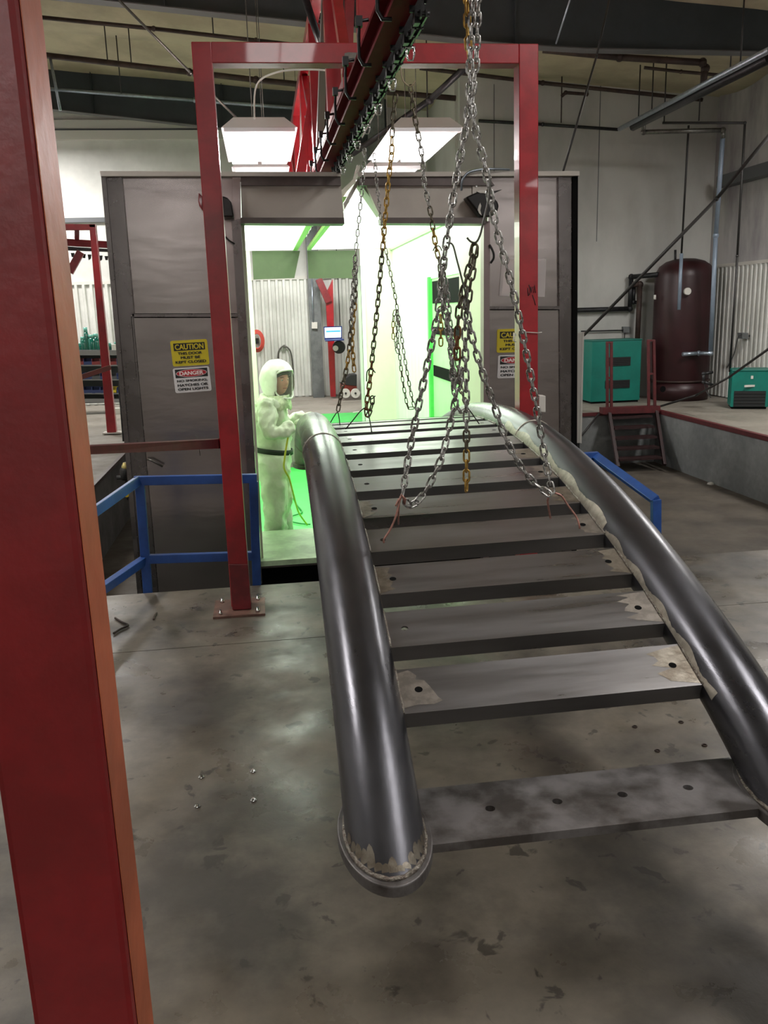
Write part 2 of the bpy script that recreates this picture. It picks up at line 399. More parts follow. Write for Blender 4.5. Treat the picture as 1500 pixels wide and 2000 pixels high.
# roof with sagging insulation bays between purlins, each strip its own panel
cl = thing('ceiling', None, None, (0, 0, 0), kind='structure')
ys = np.linspace(-4, 17.1, 16)
for i in range(15):
    bm = B(); nx, ny = 14, 6; g = []
    for a in range(nx+1):
        row = []
        for b in range(ny+1):
            x = -5.6+13.5*a/nx; t = b/ny; y = ys[i]+(ys[i+1]-ys[i])*t
            row.append(bm.verts.new((x, y, roof_z(x)+.02-.07*math.sin(PI*t)*(1+.15*math.sin(a*2.1+i)))))
        g.append(row)
    for a in range(nx):
        for b in range(ny):
            f = bm.faces.new((g[a][b], g[a+1][b], g[a+1][b+1], g[a][b+1])); f.smooth = True
    ob('insulation_panel', bm, mRoof, cl)
def rafter(name_n, Y, xa, xb, dep_a, dep_b, n=8, kneeX=None):
    t = thing('trim_%d' % name_n, None, None, (0, Y, 0), kind='structure')
    bm = B(); bm2 = B()
    xs = np.linspace(xa, xb, n+1)
    for x0, x1 in zip(xs[:-1], xs[1:]):
        def bot(x):
            u = (x-xa)/(xb-xa)
            if kneeX is None: return roof_z(x)-.02-(dep_a+(dep_b-dep_a)*u)
            zk = roof_z(xa)-dep_a
            return np.interp(x, [xa, kneeX, xb], kneeZ)
        prism(bm, [(x0, Y-.006, bot(x0)), (x1, Y-.006, bot(x1)), (x1, Y-.006, roof_z(x1)-.0), (x0, Y-.006, roof_z(x0)-.0)], (0, .012, 0))
        prism(bm2, [(x0, Y-.09, bot(x0)-.012), (x1, Y-.09, bot(x1)-.012), (x1, Y-.09, bot(x1)), (x0, Y-.09, bot(x0))], (0, .18, 0))
    ob('web', bm, mRafter, t); ob('flange', bm2, mRafterB, t)
    for x in np.linspace(xa+.7, xb-.7, 4):
        if kneeX is None: z = roof_z(x)-.02-(dep_a+(dep_b-dep_a)*(x-xa)/(xb-xa))
        else: z = np.interp(x, [xa, kneeX, xb], kneeZ)
        ob('stiffener', bbox(x-.005, x+.005, Y-.08, Y-.006, z, roof_z(x)-.02), mRafter, t)
kneeZ = [5.22, 4.46, 4.43]
rafter(4, 10.5, -5.4, WALL_R, .9, .5, 14, 3.4)
rafter(5, 16.2, -5.4, 2.4, .58, .80)
# wall trims and girts
for n, (z0, z1, m) in enumerate(((4.84, 4.99, mTrim), (4.81, 4.84, mTrimDk), (4.66, 4.81, mTrim))):
    struct('trim_%d' % (6+n), bbox(-5.4, 1.6, BACK_L-.06-.02*n, BACK_L-.001, z0, z1), m)
struct('trim_9', bbox(-5.4, 1.6, BACK_L-.05, BACK_L-.001, 3.36, 3.50), mTrim)
struct('trim_10', bbox(-5.4, 1.6, BACK_L-.07, BACK_L-.001, 3.28, 3.36), mTrimDk)
g0 = at(1350, 368, X=WALL_R-.2); g1 = at(1500, 322, X=WALL_R-.2)
bm = B(); box(bm, WALL_R-.2, WALL_R-.001, 5, 13.9, 3.36, 3.385); box(bm, WALL_R-.2, WALL_R-.185, 5, 13.9, 3.385, 3.52); box(bm, WALL_R-.2, WALL_R-.13, 5, 13.9, 3.52, 3.535)
struct('trim_11', bm, mTrimDk)
struct('trim_12', bbox(2.05, 2.35, 16.1, 16.4, 0, roof_z(2.2)-.02), mColumn)
p = at(618, 700, Y=16.6)
struct('trim_13', bbox(p.x-.09, p.x+.12, 16.55, 16.8, 0, 4.6), mColumn)
# wall panel joints on the grey back wall
for n, x in enumerate((3.85, 5.6)):
    struct('trim_%d' % (14+n), bbox(x-.006, x+.006, BACK_R-.004, BACK_R-.001, 2.6, 5.0), mTrimDk)

# ================================================================== GATE (red portal on the near slab)
GY = 4.63
gate = thing('conveyor_gate', 'tall glossy red square-tube portal bolted down in front of the paint booth', 'frame', (-.2, GY, 0))
def pxpost(pl, y0, y1):
    """four-cornered bar from pixel corners on plane Y, square in depth"""
    pass
def skew_bar(parent, name, tl, bl, tr, br, Y, dep, m, bev=.004):
    bm = B(); prism(bm, [at(*tl, Y=Y), at(*tr, Y=Y), at(*br, Y=Y), at(*bl, Y=Y)], (0, dep, 0)); return ob(name, bm, m, parent, bevel=bev)
skew_bar(gate, 'post', (373, 81), (452, 1186), (412, 81), (490, 1186), GY-.05, .1, mRed)
skew_bar(gate, 'post', (1014, 85), (1016, 1145), (1052, 85), (1050, 1145), GY-.05, .1, mRed).location = (0, 0, 0)
skew_bar(gate, 'crossbar', (412, 81), (412, 123), (1014, 85), (1014, 124), GY-.05, .1, mRed)
skew_bar(gate, 'post_sleeve', (447, 1102), (454, 1192), (484, 1102), (491, 1190), GY-.058, .116, mRedDark)
for side in (0, 1):
    c = at(472, 1190, Z=0) if side == 0 else Vector((1.44, GY, 0))
    ob('base_plate', bbox(c.x-.15, c.x+.13, GY-.14, GY+.14, .001, .013), mat('pinkish_plate', (.24, .13, .10), .5, .3, .4, 12), gate, 'rusty pinkish steel base plate')
    for sx in (-.11, .09):
        for sy in (-.1, .1):
            bm = B(); lathe(bm, [(.011, .013), (.011, .024), (.006, .025), (.006, .038)], (c.x+sx, GY+sy, 0), 8); ob('anchor_bolt', bm, mShack, gate, 'small bright bolt')
# light underside / inner reveal of crossbar (worn paint)
ob('stub_post', px_prism([(699, -40), (736, -40), (734, 92), (701, 92)], GY-.05, .1), mRed, gate, bevel=.004)
ob('bare_patch', px_prism([(673, 104), (680, 102), (722, 104), (722, 122), (672, 122)], GY-.0512, .001), mat('bare_grey', (.20, .18, .16), .6, .2, .3, 40), gate, 'grey unpainted patch on the crossbar')
bm = B()
for st in ([(1031, 562), (1032, 578)], [(1033, 556), (1036, 566), (1034, 576)], [(1037, 560), (1038, 572), (1041, 560)], [(1042, 572), (1044, 556), (1046, 572)], [(1040, 576), (1044, 588), (1046, 596)]):
    tube(bm, [at(x, y, Y=GY-.0515) for x, y in st], .0022, 5)
ob('marker_scribble', bm, mMarker, gate, 'illegible black marker writing')
# conduit box and zip tie on the right post
ob('outlet_box', px_prism([(1053, 772), (1066, 773), (1066, 806), (1052, 804)], GY-.03, .05), mBone, gate, 'pale outlet box on the right post', bevel=.004)
bm = B(); tube(bm, [at(1016, 648, Y=GY-.056), at(1050, 650, Y=GY-.056), at(1058, 649, Y=GY-.02)], .0025, 6); tube(bm, [at(1008, 655, Y=GY-.056), at(1004, 650, Y=GY-.056), at(1003, 665, Y=GY-.056), at(1008, 668, Y=GY-.056)], .004, 6)
ob('zip_tie', bm, mBone, gate, 'white plastic tie around the right post')

# near post, out of focus at the left edge
npost = thing('support_post', 'very large red square post filling the left edge of the photo', 'post', (-.228, .85, 0))
def npx(px, py, Y): return at(px, py, Y=Y)
top_r, bot_r = npx(32, 0, .8), npx(265, 2000, .8)
d = (bot_r-top_r)/(top_r.z-bot_r.z)
def zx(z): return top_r.x+d.x*(top_r.z-z)
bm = B(); hexa(bm, [(zx(0)-.1035, .8, 0), (zx(0), .8, 0), (zx(0), .893, 0), (zx(0)-.1035, .893, 0), (zx(3.2)-.1035, .8, 3.2), (zx(3.2), .8, 3.2), (zx(3.2), .893, 3.2), (zx(3.2)-.1035, .893, 3.2)])
for f in bm.faces:
    pass
o = ob('post', bm, mat('shaded_red_paint', (.20, .007, .010), .34, 0, .25, 9, bump=.05, bscale=60, coat=.25), npost, bevel=.007)  # the gate's red paint, made darker for the weakly lit front face
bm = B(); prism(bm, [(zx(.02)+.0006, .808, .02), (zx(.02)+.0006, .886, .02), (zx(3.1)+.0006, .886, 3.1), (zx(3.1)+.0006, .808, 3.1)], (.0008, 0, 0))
ob('lit_side', bm, mRedLit, npost, 'side face tinted orange for the bright light on it')
bm = B(); box(bm, zx(0)-.18, zx(0)+.08, .72, .97, .001, .013); ob('base_plate', bm, mRedDark, npost)
# inner reveal of right gate post stays plain red, without this tint
# skinny red rail joining posts
rail = thing('guard_rail', 'thin dark red bar running level from the near post to the gate', 'rail', (-.9, 3.2, 1))
bm = B(); a0, a1 = at(150, 873, Y=3.2), at(428, 858, Y=GY-.03); a0b, a1b = at(150, 889, Y=3.2), at(430, 876, Y=GY-.03)
hexa(bm, [a0b, a1b, a1b+V(0, .04, 0), a0b+V(0, .04, 0), a0, a1, a1+V(0, .04, 0), a0+V(0, .04, 0)])
ob('bar', bm, mRedDull, rail)
bm = B(); tube(bm, [at(382, 850, Y=GY-.1), at(388, 868, Y=GY-.1), at(391, 890, Y=GY-.1)], .0015, 5); ob('wire_end', bm, mRod, rail)

# ================================================================== ARCHED BRIDGE
AX, AY, AZ, RR = .749, 4.314, 1.008, 6.38
PS, DL, P1, ROLLB = .0153, .04012, .3664, .0159
HW, LAT, PR, ZO = .408, .497, .0912, -.0195
bv = Vector((math.cos(PS), -math.sin(PS), ROLLB)); bu = Vector((math.sin(PS), math.cos(PS), 0))
def bn(ph): return Vector((-bu.x*math.sin(ph), -bu.y*math.sin(ph), math.cos(ph)))
def bt(ph): return Vector((bu.x*math.cos(ph), bu.y*math.cos(ph), math.sin(ph)))   # along, away from camera, rising
def bp_(ph, s, h=0., ln=0.):
    return Vector((AX, AY, AZ-RR))+bn(ph)*(RR+h)+bv*s+bt(ph)*ln
bridge = thing('arched_steel_bridge', 'bare steel arched footbridge of two fat pipes and channel treads hanging from chains', 'bridge', (AX, AY, .42))
ZP = .4236
def pz(ph): return ZO-4.5*max(0, abs(ph)-.35)**2
def pipe(s):
    bm = B(); phs = np.linspace(.60, -.60, 97); seg = 40; rings = []
    for ph in phs:
        c = bp_(ph, s, pz(ph)); n = bn(ph)
        rings.append([bm.verts.new(c+PR*(bv*math.cos(2*PI*k/seg)+n*math.sin(2*PI*k/seg))) for k in range(seg)])
    for i in range(len(rings)-1):
        for k in range(seg):
            f = bm.faces.new((rings[i][k], rings[i][(k+1) % seg], rings[i+1][(k+1) % seg], rings[i+1][k])); f.smooth = True
    bmesh.ops.bisect_plane(bm, geom=list(bm.verts)+list(bm.edges)+list(bm.faces), plane_co=(0, 0, ZP), plane_no=(0, 0, 1), clear_inner=True)
    return bm
for s in (-LAT, LAT):
    po = ob('side_pipe', pipe(s), mPipe, bridge)
    for ph in (.063, -.30, .245) if s < 0 else (.063, -.30):
        bm = B(); c = bp_(ph, s, ZO); seg = 48
        if ph != .245:
            for k in range(seg):
                pass
            ring = [c+(PR+.0005)*(bv*math.cos(2*PI*k/seg)+bn(ph)*math.sin(2*PI*k/seg)) for k in range(seg+1)]
            tube(bm, ring, .0035, 6, False); ob('splice_weld', bm, mGround, po, 'bright ring weld')
        else: bm.free()
# end feet: rounded plates with weld beads, joined by the drilled base plate
fc = {}
for e in (1, -1):
    phE = e*math.acos((RR+ZO-(AZ+ZO-ZP)-0)/(RR+ZO)) if False else e*.426
    Yc = AY-e*(RR)*math.sin(.426)
    for s in (-1, 1):
        # weld bead where pipe meets the plate
        ctr = None; pts = []
        for k in range(49):
            a = 2*PI*k/48
            # solve phi so that pipe surface point lies on plane z=ZP
            lo, hi = .2, .62
            f = lambda ph: (bp_(e*ph, s*LAT, pz(ph))+PR*(bv*math.cos(a)+bn(e*ph)*math.sin(a))).z-ZP
            for _ in range(30):
                mid = (lo+hi)/2
                if f(mid) > 0: lo = mid
                else: hi = mid
            q = bp_(e*lo, s*LAT, pz(lo))+PR*(bv*math.cos(a)+bn(e*lo)*math.sin(a)); pts.append(q)
        if e == 1 or True:
            bm = B(); cc = sum(pts[:-1], Vector())/48
            N_ = 64; a_, b_ = .108, max((q-cc).y for q in pts)+.012
            fbm = B(); prism(fbm, [(cc.x+a_*math.cos(2*PI*k/N_), cc.y+b_*math.sin(2*PI*k/N_), ZP-.028) for k in range(N_)], (0, 0, .028))
            foot = ob('foot_plate', fbm, mPlate, bridge, bevel=.003)
            tube(bm, [cc+(q-cc)*1.005+V(0, 0, .002+.0015*math.sin(k*2.3)) for k, q in enumerate(pts)], .0058, 7, False); ob('weld_bead', bm, mWeld, foot, 'pale lumpy weld bead around the pipe foot')
        if s < 0 and e == 1:
            # ground scallops just above the weld on the near left pipe
            bm = B(); rnd = random.Random(3)
            for k in range(15):
                a = PI*(.12+.76*k/14); L0 = rnd.uniform(.012, .035)*(1.4 if k in (2, 3, 10, 11) else 1)
                prev = None
                lo, hi = .2, .62
                f = lambda ph: (bp_(ph, s*LAT, pz(ph))+PR*(bv*math.cos(a)+bn(ph)*math.sin(a))).z-ZP-.008
                for _ in range(30):
                    mid = (lo+hi)/2
                    if f(mid) > 0: lo = mid
                    else: hi = mid
                da = PI*.76/14*.62
                poly = []
                for (ua, ul) in ((-1, 0), (1, 0), (1.05, .6), (.6, .95), (0, 1.1), (-.6, .9), (-1, .55)):
                    ph = lo-ul*L0/RR; aa = a+ua*da
                    poly.append(bp_(ph, s*LAT, pz(ph))+(PR+.0006)*(bv*math.cos(aa)+bn(ph)*math.sin(aa)))
                bm.faces.new([bm.verts.new(q) for q in poly])
            ob('ground_scallops', bm, mHeat, bridge, 'brown grinder marks at the pipe foot')
    # drilled plate
    y0, y1 = (1.695, 1.93) if e == 1 else (2*AY-1.93, 2*AY-1.695)
    bm = B(); plate_holes(bm, AX-LAT+.03, AX+LAT-.03, y0, y1, ZP-.0225, ZP-.001, [.477, .645, .811, .982], .0125)
    ob('base_plate', bm, mPlate, bridge, 'flat end plate drilled with four holes')
# treads
NT = 19
hole_in = .052
for i in range(NT):
    ph = P1-DL*i          # front (near) top edge
    D = .164; T = .006; FH = .052
    base = bp_(ph, 0, 0); n = bn(ph-.0125); t_ = bt(ph-.0125)
    xf = lambda q: base+bv*q.x+t_*q.y+n*q.z
    bm = B()
    plate_holes(bm, -HW-.004, HW+.004, 0, D, -T, 0, [-HW+hole_in, HW-hole_in], .0105, xf)
    for y0 in (0, D-T):
        q = [xf(Vector(c)) for c in ((-HW-.004, y0, -FH), (HW+.004, y0, -FH), (HW+.004, y0+T, -FH), (-HW-.004, y0+T, -FH), (-HW-.004, y0, -T), (HW+.004, y0, -T), (HW+.004, y0+T, -T), (-HW-.004, y0+T, -T))]
        hexa(bm, q)
    trd = ob('tread', bm, mTread, bridge)
    if i < 13:
        for sgn in (-1, 1):
            rnd = random.Random(i*7+sgn)
            bm = B(); pts = [xf(Vector((sgn*(HW+.001), D*k/12, .002+rnd.uniform(-.001, .001)))) for k in range(13)]
            tube(bm, pts, .0048, 6, True, lambda u: .004+.0016*abs(math.sin(u*31)))
            ob('weld_bead', bm, mWeld, trd)
        # ground patches at the tread ends
        if i in (0, 1, 2, 3, 4, 5, 6):
            for sgn in (-1, 1):
                if sgn < 0 and i not in (0, 2, 4): continue
                rnd = random.Random(i*13+sgn+5); x1 = sgn*(HW-.004)
                wd = rnd.uniform(.06, .12) if sgn > 0 else (.10 if i == 0 else .05)
                if i == 0 and sgn < 0:
                    outl = [(x1, .02), (x1, .15), (x1+.03, .158), (x1+.05, .135), (x1+.045, .12), (x1+.068, .115), (x1+.08, .09), (x1+.095, .05), (x1+.105, .035), (x1+.08, .024), (x1+.04, .028)]
                else:
                    outl = [(x1, .006), (x1, .158)]+[(x1-sgn*(wd*(.45+.55*abs(math.sin(k*1.9+i)))), .15-.14*k/9) for k in range(9)]
                bm = B(); hx = sgn*(HW-hole_in)
                f = bm.faces.new([bm.verts.new(xf(Vector((x, y, .0006)))) for x, y in outl])
                ob('ground_patch', bm, mHeat if (i+sgn) % 2 and not (i == 0 and sgn < 0) else mat('polished_patch', (.30, .27, .24), .42, .7, .3, 30), trd, 'ragged ground patch at the tread end')
                bm = B(); lathe(bm, [(.0108, 0), (.0108, .001)], (0, 0, 0), 20)
                for v in bm.verts: v.co = xf(Vector((hx+v.co.x, D/2+v.co.y, .0007+v.co.z*.2)))
                ob('bolt_hole', bm, mBlack, trd)
# long ground strip on the inner shoulder of the right pipe, thinner one on the left
def strip(s, a0, a1, ph0, ph1, seed, m, lab, lumps=.35):
    bm = B(); rnd = random.Random(seed); n = 90; prev = None
    for k in range(n+1):
        ph = ph0+(ph1-ph0)*k/n
        edge = a1+(a0-a1)*lumps*(.5+.5*math.sin(k*.31+seed))*(.8+.3*rnd.random())
        c = bp_(ph, s, pz(ph)); n_ = bn(ph); row = []
        for j in range(6):
            a = a0+(edge-a0)*j/5
            row.append(bm.verts.new(c+(PR+.0008)*(bv*math.cos(a)+n_*math.sin(a))))
        if prev:
            for j in range(5): f = bm.faces.new((prev[j], prev[j+1], row[j+1], row[j])); f.smooth = True
        prev = row
    return ob('ground_strip', bm, m, bridge, lab)
strip(LAT, PI*.93, PI*.83, .375, .245, 5, mGround, 'ragged pale ground band along the right pipe', .5)
strip(LAT, PI*.93, PI*.77, .242, .03, 9, mGround, 'wide pale ground band along the right pipe', .4)
strip(-LAT, PI*.05, PI*.13, .30, .06, 2, mHeat, 'thin ground band along the left pipe', .5)

# ================================================================== CHAINS
def link_mesh(name, m, hl=.0118, hw=.0098, r=.0037):
    bm = B(); pts = []
    for k in range(12):
        a = 2*PI*k/12
        pts.append(Vector((hw*math.cos(a), hw*math.sin(a)+(hl if math.sin(a) > 1e-6 else -hl if math.sin(a) < -1e-6 else 0), 0)))
    # split the two side points
    pp = []
    for k, p in enumerate(pts):
        if abs(p.y) < 1e-6:
            s = 1 if k == 0 else -1
            pp += [Vector((p.x, -hl*s, 0)), Vector((p.x, hl*s, 0))]
        else: pp.append(p)
    n = len(pp); rings = []
    for i in range(n):
        t = (pp[(i+1) % n]-pp[i-1]).normalized(); s = Vector((t.y, -t.x, 0))
        rings.append([bm.verts.new(pp[i]+r*(s*math.cos(2*PI*k/6)+V(0, 0, 1)*math.sin(2*PI*k/6))) for k in range(6)])
    for i in range(n):
        for k in range(6):
            f = bm.faces.new((rings[i][k], rings[i][(k+1) % 6], rings[(i+1) % n][(k+1) % 6], rings[(i+1) % n][k])); f.smooth = True
    return mesh(name, bm, m)
LM = {k: link_mesh('link', v) for k, v in dict(z=mChain, d=mChainDk, g=mGold, r=mRustCh).items()}
LMs = {k: link_mesh('link', v, .0105, .0082, .0027) for k, v in dict(z=mChain, d=mChainDk, g=mGold, r=mRustCh).items()}
def chain(label, pts, mats='z', small=False, smooth=True, twist=.5, group=None, name='lifting_chain'):
    P = smooth_path(pts, 8) if smooth and len(pts) > 2 else [Vector(p) for p in pts]
    lib = LMs if small else LM
    pitch = (.0105+.0082)*2-.0027*2+.0004 if small else (.0118+.0098)*2-.0037*2-.0032
    # resample
    seg = [(P[i+1]-P[i]).length for i in range(len(P)-1)]; tot = sum(seg); n = max(2, int(tot/pitch)); sp = tot/n
    t = thing(name, label, 'chain', P[0], group)
    cum = [0]
    for s in seg: cum.append(cum[-1]+s)
    def pos(u):
        u = min(max(u, 0), tot-1e-9)
        for i in range(len(seg)):
            if u <= cum[i+1]: return P[i].lerp(P[i+1], (u-cum[i])/max(seg[i], 1e-9))
        return P[-1]
    for k in range(n):
        a = pos(k*sp); b = pos((k+1)*sp); c = (a+b)/2; d = (b-a).normalized()
        ref = Vector((1, 0, 0)) if abs(d.x) < .9 else Vector((0, 0, 1))
        s = d.cross(ref).normalized()
        ang = twist+(PI/2 if k % 2 else 0)+.12*math.sin(k*1.7)
        s = Matrix.Rotation(ang, 3, d) @ s; q = s.cross(d).normalized()
        key = mats[min(len(mats)-1, int(k/n*len(mats)))]
        o = bpy.data.objects.new('link', lib[key]); COL.objects.link(o); o.parent = t
        Mx = Matrix.Identity(4)
        for i in range(3): Mx[i][0] = q[i]; Mx[i][1] = d[i]; Mx[i][2] = s[i]; Mx[i][3] = (c-P[0])[i]
        o.matrix_local = Mx
    return t
def wp(L): return [at(x, y, Y=Y) for x, y, Y in L]
YF = 2.82
# front sling
chain('front lifting chain, doubled at the top, running down to the left tread wire', wp([(924, -20, YF), (918, 120, YF), (915, 215, YF), (893, 340, YF), (868, 500, YF), (855, 610, YF), (820, 780, YF), (800, 880, YF), (786, 968, YF-.04)]), 'z')
chain('front lifting chain running down past the right gate post to the right tread wire', wp([(934, -20, YF+.03), (930, 120, YF+.03), (922, 215, YF+.03), (948, 330, YF+.03), (968, 440, YF+.02), (996, 545, YF), (1020, 650, YF), (1045, 780, YF), (1062, 880, YF), (1078, 962, YF-.04)]), 'z')
chain('gold lifting chain entering the frame at the top beside the silver pair', wp([(911, -20, YF+.06), (913, 60, YF+.06), (917, 118, YF+.05)]), 'g')
chain('slack chain hanging from the knot and swooping back to the left tread wire', wp([(905, 700, YF+.02), (892, 770, YF+.02), (874, 850, YF+.02), (862, 895, YF), (842, 940, YF), (822, 972, YF), (803, 988, YF-.02), (790, 978, YF-.04)]), 'z')
chain('chain fanning from the knot down to the right tread wire', wp([(912, 610, YF+.04), (925, 670, YF+.04), (945, 735, YF+.03), (965, 790, YF+.03), (985, 850, YF+.02), (1010, 900, YF), (1040, 940, YF-.01), (1074, 966, YF-.04)]), 'z')
chain('straight hanging chain turning to gold links at its loose lower end', wp([(908, 560, YF+.05), (908, 640, YF+.05), (910, 740, YF+.05), (911, 840, YF+.04), (911, 958, YF+.03)]), 'zzzzzzdgg')
chain('doubled dark chain drooping from the wire hook above the knot', wp([(927, 478, YF+.02), (922, 500, YF+.02), (912, 540, YF+.02), (903, 575, YF+.02), (897, 600, YF+.02), (893, 660, YF+.02), (893, 700, YF+.02)]), 'ddddrr', group=None)
chain('silver strand crossing the wire hook beside the dark doubled chain', wp([(928, 480, YF+.05), (926, 510, YF+.05), (918, 560, YF+.05), (912, 610, YF+.06)]), 'd')
chain('short silver strand inside the knot, left of the dark chain', wp([(867, 505, YF+.012), (863, 550, YF+.10), (868, 600, YF+.12), (876, 650, YF+.12), (884, 700, YF+.1), (884, 760, YF+.1)]), 'z')
def wire(label, pts, r, m, name='tie_wire', group=None):
    bm = B(); P = smooth_path(pts, 5) if len(pts) > 2 else pts
    tube(bm, P, r, 7); o = ob(name, bm, m); tag(o, label, 'wire', group); return o
wire('long bent steel wire hook with a turned end holding the knot of chain', wp([(958, 345, YF), (955, 385, YF), (946, 425, YF), (938, 458, YF), (930, 473, YF), (920, 472, YF), (912, 464, YF)]), .0035, mRod, 'wire_hook')
wire('straight steel wire leaning from the left chain down through the knot', wp([(872, 474, YF+.02), (884, 478, YF+.02), (893, 510, YF+.01), (906, 560, YF), (913, 588, YF), (913, 615, YF)]), .0033, mRod, 'wire_hook')
wire('copper-pink wire twist tying the left front chain to the tread hole', wp([(784, 968, 2.78), (779, 985, 2.77), (772, 1012, 2.76), (760, 1038, 2.755), (750, 1053, 2.75), (750, 1060, 2.75)]), .0035, mWireP)
wire('short copper-pink wire strand dropping behind the left front tie', wp([(782, 970, 2.78), (779, 992, 2.79), (778, 1024, 2.84)]), .003, mWireP)
wire('copper-pink wire bending from the right chains into the tread hole', wp([(1080, 962, 2.8), (1096, 968, 2.79), (1110, 988, 2.78), (1126, 1010, 2.765), (1131, 1025, 2.75), (1132, 1032, 2.75)]), .0035, mWireP)
wire('doubled copper-pink wire dropping between two treads on the right', wp([(1078, 962, 2.8), (1070, 975, 2.8), (1071, 990, 2.81), (1075, 1012, 2.84)]), .0038, mWireP)
bm = B()
for q in ([(776, 982), (785, 968), (790, 982)], [(779, 974), (774, 986), (772, 988)], [(783, 966), (792, 975), (790, 985)]): tube(bm, [at(x, y, Y=2.77) for x, y in q], .0036, 6)
tag(ob('tie_wire', bm, mWireP), 'knotted twist of copper-pink wire at the bottom of the left front chain', 'wire')
# rear sling (attached near the crown)
YR = 4.25
chain('thin grey rear chain in front of the booth slot, left of the gold chain', wp([(712, 290, 4.75), (710, 335, 4.75), (704, 400, 4.75), (697, 470, 4.75), (694, 500, 4.75)]), 'z', True, twist=0)
chain('clustered grey chain turning gold as it descends to the far left wire', wp([(694, 500, 4.75), (690, 560, 4.75), (685, 640, 4.75), (680, 700, 4.75), (668, 760, 4.75), (660, 802, 4.75)]), 'zzzdgdd')
chain('second strand of the cluster descending beside the laptop post', wp([(695, 520, 4.8), (694, 580, 4.8), (688, 660, 4.8), (690, 700, 4.8), (692, 725, 4.8)]), 'zdgggg')
chain('long gold and brown chain hanging to the rear left tread', wp([(765, 300, YR), (759, 350, YR), (752, 430, YR), (746, 500, YR), (738, 590, YR), (729, 680, YR), (723, 740, YR), (716, 790, YR), (717, 812, YR)]), 'gggddddrr')
chain('short rust-brown chain end hooked beside the bottom of the long gold chain', wp([(727, 775, YR), (727, 790, YR), (722, 805, YR), (718, 813, YR)]), 'dd')
chain('thin chain drifting right behind the gold chain', wp([(731, 300, 5.2), (737, 370, 5.2), (746, 440, 5.2), (752, 480, 5.2), (762, 530, 5.2), (772, 580, 5.2), (776, 605, 5.2), (783, 650, 5.2), (792, 710, 5.2), (802, 765, 5.2), (809, 795, 5.2)]), 'zzzdzd', True)
chain('slim dark chain hanging as a loop left of the drifting chain', wp([(776, 605, 5.15), (775, 640, 5.15), (780, 690, 5.15), (786, 740, 5.15), (793, 780, 5.15), (797, 797, 5.15), (808, 797, 5.15)]), 'zd', True)
chain('short gold chain stub hanging from the drifting chain', wp([(772, 606, 5.1), (768, 625, 5.1), (768, 662, 5.1)]), 'dggg', True)
chain('zinc bunch hanging in the middle of the drifting chain', wp([(776, 610, 5.12), (777, 640, 5.12), (772, 670, 5.12), (778, 690, 5.12)]), 'z', True)
chain('upper right rear chain, silver above and olive-gold below', wp([(826, 318, YR), (829, 360, YR), (840, 410, YR), (847, 455, YR), (853, 490, YR), (860, 520, YR), (860, 545, YR)]), 'zzzddggdd')
chain('bunched silver chain dropping behind the knot to the rear right tread', wp([(864, 545, YR), (870, 600, YR), (876, 660, YR), (884, 720, YR), (888, 780, YR), (900, 805, YR), (910, 800, YR)]), 'z')
chain('second silver strand of the rear bunch', wp([(870, 545, YR+.05), (876, 590, YR+.05), (880, 640, YR+.05), (892, 700, YR+.05), (900, 760, YR+.03), (912, 790, YR)]), 'zd')
chain('gold chain stub hanging in front of the green booth door', wp([(860, 600, YR), (861, 640, YR), (861, 675, YR)]), 'gg')
chain('weathered brown chain pair hanging from the conveyor, left strand', wp([(773, 185, YR), (768, 230, YR), (766, 262, YR), (765, 300, YR)]), 'ddg')
chain('weathered brown chain pair hanging from the conveyor, right strand', wp([(802, 168, YR), (808, 215, YR), (815, 255, YR), (822, 290, YR), (826, 318, YR)]), 'ddz')
wire('long bent black wire bridging two holes of the rear left tread', wp([(675, 838, 4.27), (690, 820, 4.25), (705, 802, 4.25), (716, 798, 4.25), (722, 820, 4.2), (726, 844, 4.15)]), .003, mWireB)
wire('small black wire hook looped on the rust part of the gold chain', wp([(716, 745, YR-.02), (717, 726, YR-.02), (725, 720, YR-.02), (733, 728, YR-.02)]), .003, mWireB, 'wire_hook')
wire('tiny black wire hook at the foot of the gold chain', wp([(722, 780, YR-.02), (728, 778, YR-.02), (733, 773, YR-.02)]), .003, mWireB, 'wire_hook')
wire('thin black wire tying the far left chain to the crown tread', wp([(642, 832, 4.75), (652, 814, 4.72), (660, 806, 4.72), (664, 830, 4.7)]), .0028, mWireB)
wire('thin black wire from the rear right chains to the tread, by the pale pipe', wp([(912, 795, 4.3), (922, 808, 4.3), (936, 828, 4.28)]), .003, mWireB)
wire('olive wire hook through the upper right rear chain', wp([(846, 490, YR-.02), (850, 482, YR-.02), (858, 481, YR-.02), (863, 490, YR-.02)]), .003, mChainDk, 'wire_hook')
wire('tan bent wire under the conveyor linking the two brown chains', wp([(775, 100, 4.2), (782, 130, 4.2), (786, 155, 4.2), (798, 168, 4.2), (806, 166, 4.2), (811, 158, 4.2)]), .0035, mat('tan_wire', (.30, .24, .16), .5, .4), 'wire_hook')

# ================================================================== CONVEYOR
CX, CZ = .515, 2.60
conv = thing('overhead_conveyor', 'maroon overhead conveyor rail with black chain running into the booth slot', 'conveyor', (CX, 6, CZ))
bm = B(); box(bm, CX-.045, CX+.03, -1, 13.5, CZ+.045, CZ+.06); box(bm, CX-.045, CX+.03, -1, 13.5, CZ-.06, CZ-.045); box(bm, CX-.008, CX+.008, -1, 13.5, CZ-.045, CZ+.045)
ob('rail', bm, mRail, conv)
